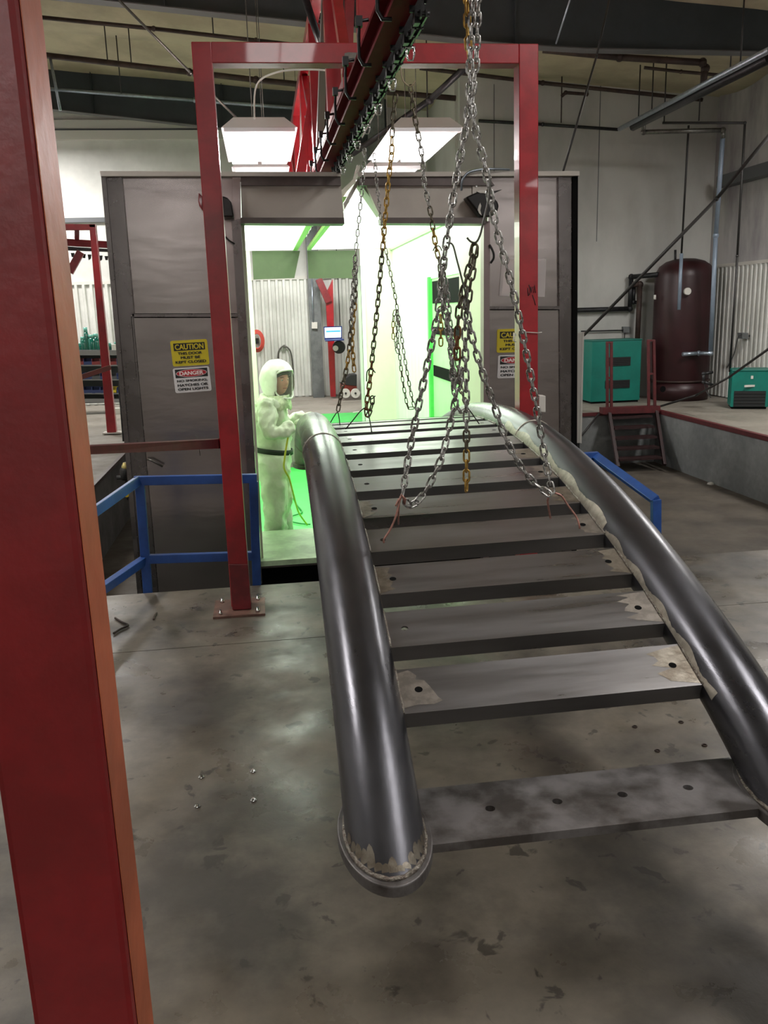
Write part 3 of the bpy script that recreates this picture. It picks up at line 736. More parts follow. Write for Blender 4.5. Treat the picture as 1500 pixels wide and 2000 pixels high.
# trolley + hanger copies
def mk_trolley():
    bm = B(); box(bm, -.022, .026, -.005, .005, -.05, .02); box(bm, -.009, .009, -.018, .018, -.085, -.045)
    lathe(bm, [(.014, -.034), (.014, -.024)], (0, 0, -.01), 10, 'x'); lathe(bm, [(.014, .024), (.014, .034)], (0, 0, -.01), 10, 'x')
    return mesh('trolley', bm, mConv)
def mk_shackle():
    bm = B(); tube(bm, [(.012, 0, -.085), (.014, 0, -.11), (.008, 0, -.13), (-.008, 0, -.13), (-.014, 0, -.11), (-.012, 0, -.085)], .004, 6); tube(bm, [(-.018, 0, -.09), (.018, 0, -.09)], .004, 6)
    return mesh('shackle', bm, mShack)
def mk_link():
    bm = B(); box(bm, -.012, -.006, -.05, .05, -.012, .012); box(bm, .006, .012, -.05, .05, -.012, .012); tube(bm, [(-.02, -.04, 0), (.02, -.04, 0)], .007, 6); tube(bm, [(-.02, .04, 0), (.02, .04, 0)], .007, 6)
    return mesh('chain_link', bm, mConv)
def mk_hook():
    bm = B(); tube(bm, [(-.05, 0, .055), (-.085, 0, .05), (-.09, 0, .0), (-.09, 0, -.075), (-.075, 0, -.10), (-.045, 0, -.10)], .007, 6); box(bm, -.1, -.075, -.015, .015, .03, .065)
    return mesh('side_hook', bm, mIron)
mt, ms, ml, mh = mk_trolley(), mk_shackle(), mk_link(), mk_hook()
def inst(name, me, parent, loc):
    o = bpy.data.objects.new(name, me); COL.objects.link(o); o.parent = parent; o.location = Vector(loc)-ORG[parent.name]; return o
y = 3.0; k = 0
while y < 10.5:
    inst('chain_link', ml, conv, (CX+.05, y, CZ-.095-.006*(k % 2)))
    if k % 2 == 0: inst('trolley', mt, conv, (CX+.035, y, CZ-.03))
    if k % 4 == 2: inst('shackle', ms, conv, (CX+.05, y, CZ-.035))
    if k % 5 == 0: inst('side_hook', mh, conv, (CX, y, CZ))
    y += .105; k += 1
# bracing truss over the rail
TZ = 3.62
tr = thing('conveyor_truss', 'bright red tube truss of posts and diagonals standing over the conveyor rail', 'truss', (CX, 7.5, CZ+.07))
bm = B(); box(bm, CX-.05, CX+.02, 4.6, 13.4, TZ, TZ+.08); ob('top_chord', bm, mRed, tr)
bm = B(); box(bm, CX-.045, CX+.045, 4.6, 13.4, CZ+.071, CZ+.12); ob('bottom_chord', bm, mRed, tr)
for y in (5.5, 6.9, 8.3, 9.9, 11.6, 13.0):
    bm = B(); beam(bm, (CX-.01, y, CZ+.12), (CX-.01, y, TZ), .085, .085, (0, 1, 0)); ob('post', bm, mRed, tr)
for i, (y0, y1) in enumerate(((4.7, 5.45), (5.55, 6.85), (6.95, 8.25), (8.4, 9.85), (10, 11.5))):
    bm = B(); a, b = (V(CX-.01, y0, CZ+.16), V(CX-.01, y1, TZ-.02))
    if i % 2: a.z, b.z = b.z, a.z
    beam(bm, a, b, .05, .06); ob('diagonal', bm, mRed if i % 2 == 0 else mat('grey_diagonal', (.20, .18, .17), .5, .2), tr)
bm = B(); c = V(CX-.01, 6.55, 3.05)
P4 = [at(633, 177, Y=6.8), at(657, 182, Y=6.8), at(656, 238, Y=6.8), at(637, 237, Y=6.8)]
prism(bm, P4, (0, .012, 0)); ob('splice_plate', bm, mRedDark, tr)
for q in ((638, 184), (640, 200), (642, 215), (642, 231)):
    c = at(*q, Y=6.8); bm = B(); lathe(bm, [(.009, -.012), (.009, 0)], c, 8, 'y'); ob('bolt', bm, mShack, tr)
# slanted red legs that splay left of the truss
leg = tr
bm = B(); beam(bm, at(650, -30, Y=7.3), at(585, 350, Y=7.5), .075, .075, (0, 1, 0)); ob('splayed_leg', bm, mRed, leg)
bm = B(); beam(bm, at(612, 225, Y=7.4), at(606, 345, Y=7.5), .06, .06, (0, 1, 0)); ob('splayed_leg', bm, mRed, leg)
bm = B(); beam(bm, at(601, 225, Y=7.45), at(630, 350, Y=7.6), .05, .03, (0, 1, 0)); ob('brace', bm, MATS['grey_diagonal'], leg, 'grey brace')
# hangers going up to the roof
hang = thing('hanger_post', 'red tube pair rising from the crossbar out of the top of the picture', 'frame', at(660, 0, Y=5.4))
for (x0, x1, Y) in ((676, 690, 5.5), (650, 668, 5.7)):
    bm = B(); prism(bm, [at(x0, -60, Y=Y), at(x1+4, -60, Y=Y), at(x1, 85, Y=Y), at(x0-2, 85, Y=Y)], (0, .08, 0)); ob('tube', bm, mRed, hang)
# pale green load bars hung on the conveyor chain
lb = thing('load_bar', 'pale green forked hanger plate under the conveyor at the gate', 'hanger', at(790, 100, Y=4.0))
ob('plate', px_prism([(806, 44), (809, 38), (808, 60), (776, 135), (763, 150), (764, 132), (783, 98)], 4.0, .012), mPaleGr, lb)
ob('plate', px_prism([(777, 112), (783, 120), (768, 150), (760, 156)], 3.98, .01), mPaleGr, lb)
bm = B(); q_ = at(807, 50, Y=4.006); tube(bm, [q_, V(CX+.07, 4.006, CZ-.10), V(CX+.05, 4.006, CZ-.06)], .006, 6); ob('hook', bm, mIron, lb)
lb2 = thing('load_bar', 'brightly lit white hanger plate under the conveyor, above the notch', 'hanger', at(720, 240, Y=5.4))
ob('plate', px_prism([(731, 208), (733, 222), (708, 270), (705, 264), (713, 236)], 5.4, .012), mBone, lb2)
bm = B(); q_ = at(731, 210, Y=5.406); tube(bm, [q_, V(CX+.07, 5.406, CZ-.10), V(CX+.05, 5.406, CZ-.06)], .006, 6); ob('hook', bm, mIron, lb2)
# dangling shackle
sh = thing('hanging_shackle', 'chrome shackle hanging from the conveyor just below the crossbar', 'shackle', at(748, 165, Y=4.6))
bm = B(); tube(bm, smooth_path([at(x, y, Y=4.6) for x, y in ((744, 175), (743, 162), (747, 154), (752, 162), (752, 175))], 4), .006, 7); ob('bow', bm, mShack, sh)
bm = B(); tube(bm, [at(740, 172, Y=4.6), at(756, 172, Y=4.6)], .007, 7); ob('pin', bm, mConv, sh)

# ================================================================== PAINT BOOTH
FY = 6.1
booth = thing('paint_booth', 'large brown-grey sheet steel spray booth with white lit interior behind the gate', 'booth', (.6, FY, LOW))
def fp(px, py, off=0.): return at(px, py, Y=FY+off)
def fpanel(name, pxs, off, t, m, label=None, bev=0.):
    bm = B(); prism(bm, [at(x, y, Y=FY+off) for x, y in pxs], (0, t, 0)); return ob(name, bm, m, booth, label, bevel=bev)
fpanel('corner_strip', [(205, 345), (231, 345), (306, 1168), (277, 1168)], 0, .05, mBoothFr)
fpanel('edge_angle', [(197, 340), (206, 340), (279, 1180), (270, 1180)], -.02, .06, mBoothFr)
fpanel('frame_post', [(229, 346), (238, 346), (262, 618), (256, 618)], -.015, .06, mBoothFr)
fpanel('upper_panel', [(238, 346), (458, 346), (468, 612), (262, 612)], .012, .04, mBooth, 'upper sheet panel with bright streak reflections')
fpanel('frame_bar', [(258, 613), (470, 613), (470, 619), (259, 619)], -.015, .05, mBoothFr)
fpanel('lower_panel', [(261, 621), (470, 621), (510, 1160), (312, 1180)], .0, .05, mBooth, 'lower sheet panel carrying the warning signs')
fpanel('bottom_strip', [(257, 619), (260, 619), (311, 1180), (305, 1180)], .0, .04, mBoothFr)
fpanel('jamb_frame', [(452, 430), (470, 428), (512, 1140), (497, 1150)], -.03, .09, mBoothFr)
fpanel('jamb_upper', [(454, 342), (469, 342), (471, 430), (455, 430)], -.02, .08, mBooth)
fpanel('upper_panel', [(955, 346), (1095, 346), (1092, 598), (950, 598)], .012, .04, mBooth, 'upper sheet panel holding a paper in a sleeve')
fpanel('frame_bar', [(950, 598), (1096, 598), (1096, 604), (950, 604)], -.015, .05, mBoothFr)
fpanel('lower_panel', [(948, 606), (1095, 606), (1096, 1110), (945, 1110)], .0, .05, mBooth, 'lower sheet panel with the half-hidden signs')
fpanel('jamb_frame', [(945, 432), (957, 432), (955, 1120), (944, 1120)], -.03, .09, mat('jamb_mauve', (.27, .21, .21), .4, .5))
fpanel('frame_post', [(1091, 346), (1099, 346), (1103, 1110), (1096, 1110)], -.015, .06, mBoothFr)
fpanel('corner_strip', [(1099, 346), (1122, 346), (1121, 1110), (1103, 1110)], 0, .05, mBoothFr)
fpanel('edge_angle', [(1119, 340), (1129, 340), (1126, 1110), (1118, 1110)], -.02, .06, mBlack)
fpanel('top_cap', [(195, 334), (666, 336), (666, 344), (197, 344)], -.05, .14, mHood)
fpanel('top_cap', [(698, 336), (1132, 334), (1132, 343), (700, 345)], -.05, .14, mHood)
# header boxes with V notch
for side, (L_, R_, Lb, Rb) in (('l', (470, 665, 472, 672)), ('r', (703, 952, 744, 948))):
    fpanel('header_band', [(L_, 343), (R_, 343), (R_+(1 if side == 'l' else 14), 362), (L_, 362)], -.03, .1, mBoothDk)
    fpanel('header_panel', [(L_, 360), (R_+(1 if side == 'l' else 12), 360), (Rb if side == 'l' else Rb, 426), (Lb if side == 'l' else Lb, 426)] if side == 'l' else [(714, 360), (952, 360), (948, 426), (744, 426)], .0, .06, mHood)
    fpanel('header_lip', [(Lb-2 if side == 'l' else 744, 425), (Rb, 425), (Rb+1, 437), (Lb-2 if side == 'l' else 746, 436)], -.10, .16, mBoothDk, 'brown folded lip under the header')
# gable flaps within the notch
fpanel('notch_flap', [(671, 398), (700, 348), (704, 352), (673, 410)], .05, .25, mTrim)
fpanel('notch_flap', [(700, 352), (706, 350), (748, 408), (745, 418)], .05, .25, mTrim)
fpanel('notch_strip', [(666, 372), (690, 350), (698, 322), (704, 326), (694, 356), (668, 384)], .35, .05, mHood)
# shell
IX0, IX1, IZ, IY0, IY1 = -.62, 1.84, 2.42, 6.97, 12.2
XL, XR = -.93, 2.22
def bpart(name, a, m, label=None): return ob(name, bbox(*a), m, booth, label)
bpart('side_wall', (XL-.01, XL+.04, FY+.1, IY1+.1, LOW+.001, 2.48), mBooth)
bpart('side_wall', (XR-.04, XR+.0, FY+.1, IY1+.1, LOW+.001, 2.46), mBooth)
bpart('roof_sheet', (XL, .42, IY0-.3, IY1+.1, 2.50, 2.52), mBooth)
bpart('roof_sheet', (.72, XR, IY0-.3, IY1+.1, 2.50, 2.52), mBooth)
bpart('roof_sheet', (XL, .50, FY+.1, IY0-.3, 2.46, 2.48), mBooth)
bpart('roof_sheet', (.86, XR, FY+.1, IY0-.3, 2.46, 2.48), mBooth)
bpart('inner_wall', (IX0-.02, IX0, IY0, IY1, -.55, IZ), mBoothWall)
bpart('inner_wall', (IX1, IX1+.02, IY0, 7.2, -.55, IZ), mBoothWall)
# right inner wall with door recess
D0, D1 = at(840, 545, X=IX1).y, at(889, 535, X=IX1).y
dy1, dy0 = D0, D1
zt = at(840, 545, X=IX1).z
bpart('inner_wall', (IX1, IX1+.02, dy1, IY1, -.55, IZ), mBoothWall)
bpart('inner_wall', (IX1, IX1+.02, 7.2, dy1, zt, IZ), mBoothWall)
bpart('door_frame', (IX1-.03, IX1+.04, dy1-.05, dy1+.03, -.55, zt+.02), mGreenPan, 'bright green door edge')
bpart('side_door', (IX1+.01, IX1+.04, 7.2, dy1-.05, -.55, zt), mat('door_pale_green', (.45, .80, .40), .4, 0, .15, 2), 'pale green side door with black slots')
for (z0, z1) in ((zt-.26, zt-.03), (at(870, 655, X=IX1).z, at(870, 640, X=IX1).z), (at(870, 742, X=IX1).z, at(870, 720, X=IX1).z)):
    bpart('slot', (IX1-.002, IX1+.012, 7.3, dy1-.12, z0, z1), mBlack)
# jamb return
bpart('vestibule_wall', (1.585, 1.61, FY+.07, IY0, -.15, 2.40), mCream)
bpart('vestibule_wall', (-.16, -.13, FY+.07, IY0, -.15, 2.40), mCream)
bpart('front_wall', (1.61, IX1, IY0-.03, IY0, -.55, IZ), mCream)
bpart('front_wall', (IX0, -.16, IY0-.03, IY0, -.55, IZ), mCream)
bpart('front_fill', (XL+.04, -.17, FY+.06, FY+.1, LOW, 2.45), mBlack); bpart('front_fill', (1.62, XR-.04, FY+.06, FY+.1, LOW, 2.45), mBlack)
ob('jamb_edge', px_prism([(470, 438), (477, 438), (515, 1096), (511, 1098)], FY+.065, .05), mCream, booth, 'pale edge of the doorway')
# rear wall around far doorway
fx0, fx1 = at(492, 560, Y=IY1).x, at(705, 560, Y=IY1).x
bpart('rear_wall', (IX0, fx0, IY1, IY1+.05, -.55, IZ), mCream)
bpart('rear_wall', (fx1, IX1, IY1, IY1+.05, -.55, IZ), mCream)
bpart('rear_jamb', (fx1-.0, fx1+.05, IY1-.02, IY1+.4, 0, 2.2), mBoothWall)
ob('rear_flap', px_prism([(492, 490), (586, 490), (575, 543), (495, 546)], IY1-.02, .03), mGreenFl, booth, 'green header flap at the far end, darkened for shade')
ob('rear_flap', px_prism([(600, 490), (697, 489), (696, 543), (603, 544)], IY1-.02, .03), mGreenFl, booth, 'green header flap at the far end, darkened for shade')
# floor, sill, painted green reflection at the rear
bpart('booth_floor', (IX0, IX1, IY0, IY1, -.62, -.55), mGreen, 'bright green floor')
bpart('sill', (-.13, 1.585, FY-.02, IY0, -.19, -.15), mSill, 'sill tinted pale green for the booth light')
bpart('sill_front', (-.13, 1.585, FY, FY+.03, -.21, -.19), mBoothDk)
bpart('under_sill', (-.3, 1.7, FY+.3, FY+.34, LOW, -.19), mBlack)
bpart('rear_green_reflection', (IX0+.1, IX1-.1, IY1+.1, 13.75, .002, .012), mGreen, 'bright green strip behind the far doorway, painted as reflected booth light')  # green light reflected on the dock floor, put in as a coloured plate
for z_, d_ in ((.0, .0),):
    bm = B(); tube(bm, [at(735, 800, Y=13), at(690, 806, Y=13.2)], .012, 6); ob('floor_tube', bm, mBone, booth)
# lit ceiling: lens panels either side of the conveyor slot
sx0a, sx1a = .545, .665
cuts = [IY0-.02, 8.0, 9.15, 10.73, IY1]
for a, b in zip(cuts[:-1], cuts[1:]):
    bpart('ceiling_lens', (IX0, sx0a-.06, a+.008, b-.008, IZ, IZ+.02), mCeilPan)
    bpart('ceiling_lens', (sx1a+.06, IX1, a+.008, b-.008, IZ, IZ+.02), mCeilPan)
    bpart('ceiling_joint', (IX0, sx0a-.06, b-.02, b+.02, IZ+.005, IZ+.03), mTrimDk); bpart('ceiling_joint', (sx1a+.06, IX1, b-.02, b+.02, IZ+.005, IZ+.03), mTrimDk)
bpart('slot_edge', (sx0a-.06, sx0a, IY0-.02, IY1, IZ-.01, IZ+.03), mat('slot_edge_green', (.35, .60, .20), .5))
bpart('slot_edge', (sx1a+.01, sx1a+.06, IY0-.02, IY1, IZ-.01, IZ+.03), MATS['slot_edge_green'])
bpart('ceiling_lens', (-.13, .50, FY+.12, IY0-.05, 2.40, 2.42), mCeilPan); bpart('ceiling_lens', (.86, 1.58, FY+.12, IY0-.05, 2.40, 2.42), mCeilPan)
bpart('ceiling_rail', (IX1-.03, IX1, IY0, IY1, IZ-.03, IZ), mat('rail_sage', (.45, .52, .36), .5))
# slim door handle, paper, signs
bm = B(); tube(bm, [fp(288, 897, -.03), fp(296, 899, -.05), fp(318, 911, -.05)], .008, 6); ob('handle', bm, mRod, booth)
ppr = thing('paper_notice', 'creased paper in a clear plastic sleeve taped on the booth behind the right gate post', 'paper', fp(1020, 580))
pq = [(980, 506), (1067, 506), (1064, 580), (975, 578)]
ob('sheet', px_prism([(986, 508), (1050, 508), (1046, 574), (980, 573)], FY+.006, .002), mPaper, ppr)
ob('sleeve', px_prism(pq, FY+.002, .002), mFilm, ppr)
for k in range(9):
    y = 518+k*6; L_ = random.Random(k).randint(18, 44)
    ob('text_line', px_prism([(990, y), (990+L_, y), (990+L_, y+1.4), (990, y+1.4)], FY+.005, .0005), mInk, ppr)

def text_mesh(txt, size, m, bold=.0, sx=1., font_sp=1.):
    cu = bpy.data.curves.new('lettering', 'FONT'); cu.body = txt; cu.size = size; cu.extrude = .0004
    cu.align_x = 'CENTER'; cu.align_y = 'CENTER'; cu.space_character = font_sp
    o = bpy.data.objects.new('tmp', cu); COL.objects.link(o)
    dg = bpy.context.evaluated_depsgraph_get(); me = bpy.data.meshes.new_from_object(o.evaluated_get(dg))
    bpy.data.objects.remove(o); me.materials.clear(); me.materials.append(m)
    # embolden: four shifted copies of the glyph outlines, joined
    bmj = B()
    for q_, (dx, dy) in enumerate(((0, 0), (-bold, 0), (bold, 0), (0, bold*.7), (0, -bold*.7))):
        n0 = len(bmj.verts); bmj.from_mesh(me); bmj.verts.ensure_lookup_table()
        for v in bmj.verts[n0:]: v.co.x += dx; v.co.y += dy; v.co.z += q_*.00018
    bmj.to_mesh(me); bmj.free()
    return me
def sign(label, tl, tr, bl, kindn, Y):
    O = at(*bl, Y=Y); A = at(*tl, Y=Y)-O; Bv = (at(*tr, Y=Y)-at(*tl, Y=Y)); Wd = Bv.length; Hh = A.length
    ex = Bv.normalized(); ey = A.normalized(); ez = Vector((0, -1, 0))
    t = thing('warning_sign', label, 'sign', O)
    Mx = Matrix.Identity(4)
    for i in range(3): Mx[i][0] = ex[i]; Mx[i][1] = ey[i]; Mx[i][2] = ez[i]
    def put(name, me, x, y, z, lab=None):
        o = bpy.data.objects.new(name, me); COL.objects.link(o); o.parent = t
        me.transform(Mx @ Matrix.Translation((x, y, z)))
        if lab: o['label'] = lab
    def rrect(x0, x1, y0, y1, r, th, m, nm):
        bm = B(); pts = []
        for cx, cy, a0 in ((x1-r, y1-r, 0), (x0+r, y1-r, 90), (x0+r, y0+r, 180), (x1-r, y0+r, 270)):
            for k in range(5):
                a = math.radians(a0+k*22.5); pts.append((cx+r*math.cos(a), cy+r*math.sin(a), 0))
        prism(bm, pts, (0, 0, th)); put(nm, mesh(nm, bm, m), 0, 0, 0)
    W_, H_ = Wd, Hh
    def txt(s, h, cx, cy, m, bold, wfit):
        me = text_mesh(s, h*1.38, m, bold)
        xs = [v.co.x for v in me.vertices]; w0 = max(xs)-min(xs); mid = (max(xs)+min(xs))/2
        ysv = [v.co.y for v in me.vertices]; h0 = max(ysv)-min(ysv); my = (max(ysv)+min(ysv))/2
        for v in me.vertices: v.co.x = (v.co.x-mid)*wfit/w0; v.co.y = (v.co.y-my)*h/h0
        put('lettering', me, cx, cy, .0034, 'words '+s)
    if kindn == 'caution':
        rrect(0, W_, 0, H_, .012, .002, mYellow, 'sign_board')
        rrect(W_*.075, W_*.925, H_*.60, H_*.89, .002, .003, mSignBk, 'header_box')
        txt('CAUTION', H_*.215, W_*.5, H_*.745, mYellow, .0016, W_*.78)
        txt('THIS DOOR', H_*.105, W_*.5, H_*.49, mSignBk, .0011, W_*.66)
        txt('MUST BE', H_*.105, W_*.5, H_*.325, mSignBk, .0011, W_*.53)
        txt('KEPT CLOSED', H_*.105, W_*.5, H_*.155, mSignBk, .0011, W_*.84)
    else:
        rrect(0, W_, 0, H_, .012, .002, mWhite, 'sign_board')
        rrect(W_*.055, W_*.945, H_*.60, H_*.95, .002, .0026, mSignBk, 'header_box')
        for nm, sx, sy, z, m in (('oval_rim', .425, .155, .0030, mWhite), ('oval', .41, .14, .0033, mSignRd)):
            bm = B(); prism(bm, [(W_*.5+W_*sx*math.cos(a), H_*.775+H_*sy*math.sin(a), 0) for a in [2*PI*k/40 for k in range(40)]], (0, 0, z)); put(nm, mesh(nm, bm, m), 0, 0, 0)
        txt('DANGER', H_*.165, W_*.5, H_*.775, mPink, .0018, W_*.66)
        txt('NO SMOKING,', H_*.105, W_*.5, H_*.47, mSignBk, .0011, W_*.84)
        txt('MATCHES OR', H_*.105, W_*.5, H_*.30, mSignBk, .0011, W_*.84)
        txt('OPEN LIGHTS', H_*.105, W_*.5, H_*.135, mSignBk, .0011, W_*.84)
    return t
SY = FY-.003
sign('yellow CAUTION sign on the left booth panel above the DANGER sign', (332, 666), (404, 662), (338, 716), 'caution', SY)
sign('white DANGER no smoking sign on the left booth panel', (337, 720), (408, 715), (343, 768), 'danger', SY)
sign('yellow CAUTION sign on the right booth panel, half behind the red post', (971, 643), (1042, 641), (970, 689), 'caution', SY)
sign('white DANGER sign on the right booth panel, half behind the red post', (973, 694), (1044, 692), (971, 739), 'danger', SY)

# black rounded roller housings at the upper jambs
rh = thing('roller_housing', 'glossy black rounded housing with a painted pale highlight bolted right of the booth opening', 'housing', fp(945, 390, -.1))
ob('mounting_plate', px_prism([(923, 352), (958, 352), (958, 390), (923, 390)], FY-.015, .01), mHood, rh)
ob('body', px_prism([(910, 385), (925, 378), (935, 374), (950, 378), (962, 384), (972, 393), (975, 402), (972, 413), (963, 421), (952, 424), (940, 422), (931, 412), (920, 398)], FY-.13, .10), mat('gloss_black', (.010, .008, .008), .3, 0, spec=.4), rh, bevel=.01)
ob('wedge', px_prism([(955, 375), (981, 370), (965, 378)], FY-.12, .04), MATS['gloss_black'], rh)
ob('painted_highlight', px_prism([(938, 396), (935, 402), (933, 410), (936, 417), (941, 421), (938, 411), (940, 402)], FY-.1315, .001), mBone, rh, 'pale crescent, a painted highlight')  # highlight on the gloss black, modelled as a pale sliver
ob('pale_crown', px_prism([(931, 374), (937, 371), (948, 371), (956, 374), (950, 377), (938, 377)], FY-.1315, .02), mBone, rh, 'white rounded top')
for q in ((930, 364), (955, 364)):
    bm = B(); lathe(bm, [(.006, -.008), (.006, 0)], at(*q, Y=FY-.015), 8, 'y'); ob('bolt', bm, mShack, rh)
rh2 = thing('roller_housing', 'black rounded housing left of the booth opening, mostly behind the left red post', 'housing', fp(430, 380, -.1))
ob('body', px_prism([(434, 382), (444, 386), (452, 394), (455, 410), (457, 424), (435, 424)], FY-.13, .10), MATS['gloss_black'], rh2, bevel=.01)
ob('body', px_prism([(388, 376), (396, 384), (396, 412), (389, 402), (387, 392)], FY-.13, .10), mRedDark, rh2, 'dark red edge showing left of the post', bevel=.006)
cab_ = B(); tube(cab_, smooth_path([fp(440, 462, -.05), fp(448, 470, -.05), fp(458, 476, -.04)], 4), .006, 6); ob('cable', cab_, mRubber, rh2)
bm = B(); tube(bm, smooth_path([fp(901, 372, -.06), fp(903, 352, -.08), fp(915, 337, -.08), (*fp(940, 331, -.08),), fp(965, 330, -.08), fp(995, 331, -.06)], 6), .008, 7)
tag(ob('flexible_conduit', bm, mGalv), 'grey flexible conduit arching over the right header of the booth', 'conduit')
bm = B(); tube(bm, smooth_path([fp(956, 478, -.04), fp(963, 492, -.05), fp(964, 504, -.05), fp(958, 514, -.04)], 5), .008, 7)
tag(ob('curved_handle', bm, mIron), 'small curved black handle on the right booth panel', 'handle')
# off-white panel edge standing right of the booth
wpn = thing('leaning_panel', 'tall narrow off-white panel standing at the right edge of the booth', 'panel', at(1125, 865, Y=6.35))
ob('panel', px_prism([(1122, 650), (1137, 650), (1132, 865), (1117, 866)], 6.36, .05), mPanelW, wpn)
ob('edge_strip', px_prism([(1137.5, 650), (1141, 650), (1136, 866), (1132.5, 865)], 6.355, .05), mTrim, wpn)
ob('stand', px_prism([(1122, 866), (1132, 866), (1130, 1040), (1122, 1040)], 6.38, .03), mIron, wpn)
# pump/valve by booth left
vb = thing('air_regulator', 'black air regulator with yellow cap hung on the left side of the booth', 'regulator', at(240, 930, Y=6.5))
bm = B(); lathe(bm, [(.02, -.05), (.035, -.04), (.035, .03), (.02, .05)], at(244, 925, Y=6.5), 12); tube(bm, [at(228, 933, Y=6.5), at(250, 932, Y=6.5)], .015, 8); ob('body', bm, mRubber, vb)
bm = B(); lathe(bm, [(.03, -.01), (.022, .02), (.01, .045)], at(244, 915, Y=6.5), 12); ob('cap', bm, mat('brass_yellow', (.5, .42, .15), .4, .3), vb)
bm = B(); lathe(bm, [(.018, -.015), (.018, .015)], at(248, 966, Y=6.5), 10, 'y'); ob('gauge', bm, mBinYel, vb)
bm = B(); q_ = at(248, 940, Y=6.52); box(bm, q_.x-.01, XL+.0, 6.5, 6.56, q_.z-.14, q_.z+.14); ob('bracket', bm, mIron, vb)
bm = B(); tube(bm, smooth_path([at(252, 970, Y=6.5), at(256, 1000, Y=6.5), at(258, 1020, Y=6.5), at(267, 1032, Y=6.5)], 4), .01, 6); ob('hose', bm, mRubber, vb)

# ================================================================== BLUE RAILS at the pit edge
def bars(t, segs, Y, wpx, m, names):
    pass
blu = thing('blue_handrail', 'blue square-tube handrail on the pit edge left of the red gate', 'handrail', at(288, 1160, Y=5.09))
RY = 5.07; wtb = .052
def bbar(parent, a, b, Ya=RY, Yb=RY, nm='bar', m=mBlue, w_=wtb, lab=None):
    bm = B(); beam(bm, at(*a, Y=Ya), at(*b, Y=Yb), w_, w_*.75, (0, 1, 0)); return ob(nm, bm, m, parent, lab, bevel=.003)
bbar(blu, (262, 939), (502, 934), nm='top_rail')
bbar(blu, (273, 945), (290, 1168), nm='post')
bbar(blu, (495, 940), (502, 1150), nm='post')
bbar(blu, (282, 1092), (500, 1085), nm='mid_rail')
bbar(blu, (270, 939), (150, 1024), RY, 4.3, nm='sloping_rail')
bbar(blu, (280, 1095), (166, 1174), RY, 4.3, nm='sloping_rail')
bl2 = thing('blue_handrail', 'blue sloping handrail at the pit edge beyond the right bridge pipe', 'handrail', at(1280, 1040, Y=5.0))
bbar(bl2, (1120, 893), (1168, 890), 5.3, 5.3, nm='top_rail')
bbar(bl2, (1160, 893), (1163, 1065), 5.3, 5.3, nm='post')
bbar(bl2, (1163, 891), (1281, 977), 5.3, 4.6, nm='sloping_rail')
bbar(bl2, (1281, 975), (1281, 1075), 4.6, 4.6, nm='post')

# ================================================================== BACK RIGHT EQUIPMENT
tc = V(6.88, 13.75, 0)
tank = thing('air_receiver_tank', 'tall dark maroon vertical air receiver tank in the far right corner', 'tank', tc)
Rt = .465
bm = B(); lathe(bm, [(Rt*.99, 0), (Rt*.99, .30)], tc, 40); ob('skirt', bm, mTank, tank)
bm = B(); lathe(bm, [(Rt-.03, .28), (Rt, .33), (Rt, 1.98), (Rt*.97, 2.06), (Rt*.86, 2.15), (Rt*.65, 2.22), (Rt*.35, 2.26), (.02, 2.27)], tc, 40); ob('shell', bm, mTank, tank)
bm = B(); lathe(bm, [(Rt+.012, .30), (Rt+.012, .33)], tc, 40); ob('weld_band', bm, mRust, tank)
g = at(1342, 569, Y=13.27); bm = B(); lathe(bm, [(.055, -.03), (.055, .02)], g, 20, 'y'); ob('gauge', bm, mBone, tank, 'white pressure gauge')
g = at(1294, 760, Y=13.29); bm = B(); lathe(bm, [(.05, -.01), (.035, .02)], g, 16, 'y'); ob('skirt_port', bm, mBlack, tank)
bm = B(); tube(bm, [at(1319, 514, Y=13.75), at(1319, 488, Y=13.75)], .02, 8); ob('relief_valve', bm, mIron, tank)
bm = B(); tube(bm, [at(1279, 576, Y=13.62), at(1279, 585, Y=13.62)], .02, 8); ob('fitting', bm, mBone, tank)
def cabinet(label, base, sx, sy, sz, rot, fronts, name='air_dryer'):
    t = thing(name, label, 'cabinet', base)
    Mr = Matrix.Rotation(rot, 3, 'Z')
    def part(nm, a, m, lab=None, bev=0):
        bm = bbox(*a)
        for v in bm.verts: v.co = Mr @ v.co+Vector(base)
        return ob(nm, bm, m, t, lab, bevel=bev)
    part('body', (-sx/2, sx/2, 0, sy, .03, sz), mTeal, None, .008)
    part('lid', (-sx/2-.01, sx/2+.01, -.01, sy, sz, sz+.02), mat('teal_dark', (.0, .13, .10), .45), None, .004)
    part('plinth', (-sx/2+.02, sx/2-.02, .02, sy, 0, .03), mBlack)
    for (x0, x1, z0, z1, m, nm) in fronts:
        part(nm, (x0*sx, x1*sx, -.012, .002, z0*sz, z1*sz), m)
        if nm == 'louver':
            n = 5
            for k in range(n): part('louver_slat', (x0*sx+.005, x1*sx-.005, -.022, -.012, (z0+(z1-z0)*(k+.2)/n)*sz, (z0+(z1-z0)*(k+.45)/n)*sz), mRubber)
    return t
cabinet('tall teal air dryer cabinet with two black vents beside the stairs', (5.68, 13.55, 0), .84, .5, 1.0, 0, [(-.22, .28, .60, .74, mVent, 'louver'), (-.22, .28, .24, .37, mVent, 'louver')])
c2 = cabinet('low teal compressor cabinet with big black grille against the right wall', (7.12, 12.0, 0), .52, .5, .56, -.42, [(-.42, .42, .06, .48, mVent, 'louver'), (.0, .06, .80, .88, mBone, 'badge')])
ob('brand_plate', bbox(7.02, 7.20, 11.975, 11.995, .33, .36), mBone, c2, 'pale illegible lettering strip')
bm = B(); box(bm, 6.70, 6.885, 12.23, 12.26, .3, .42)
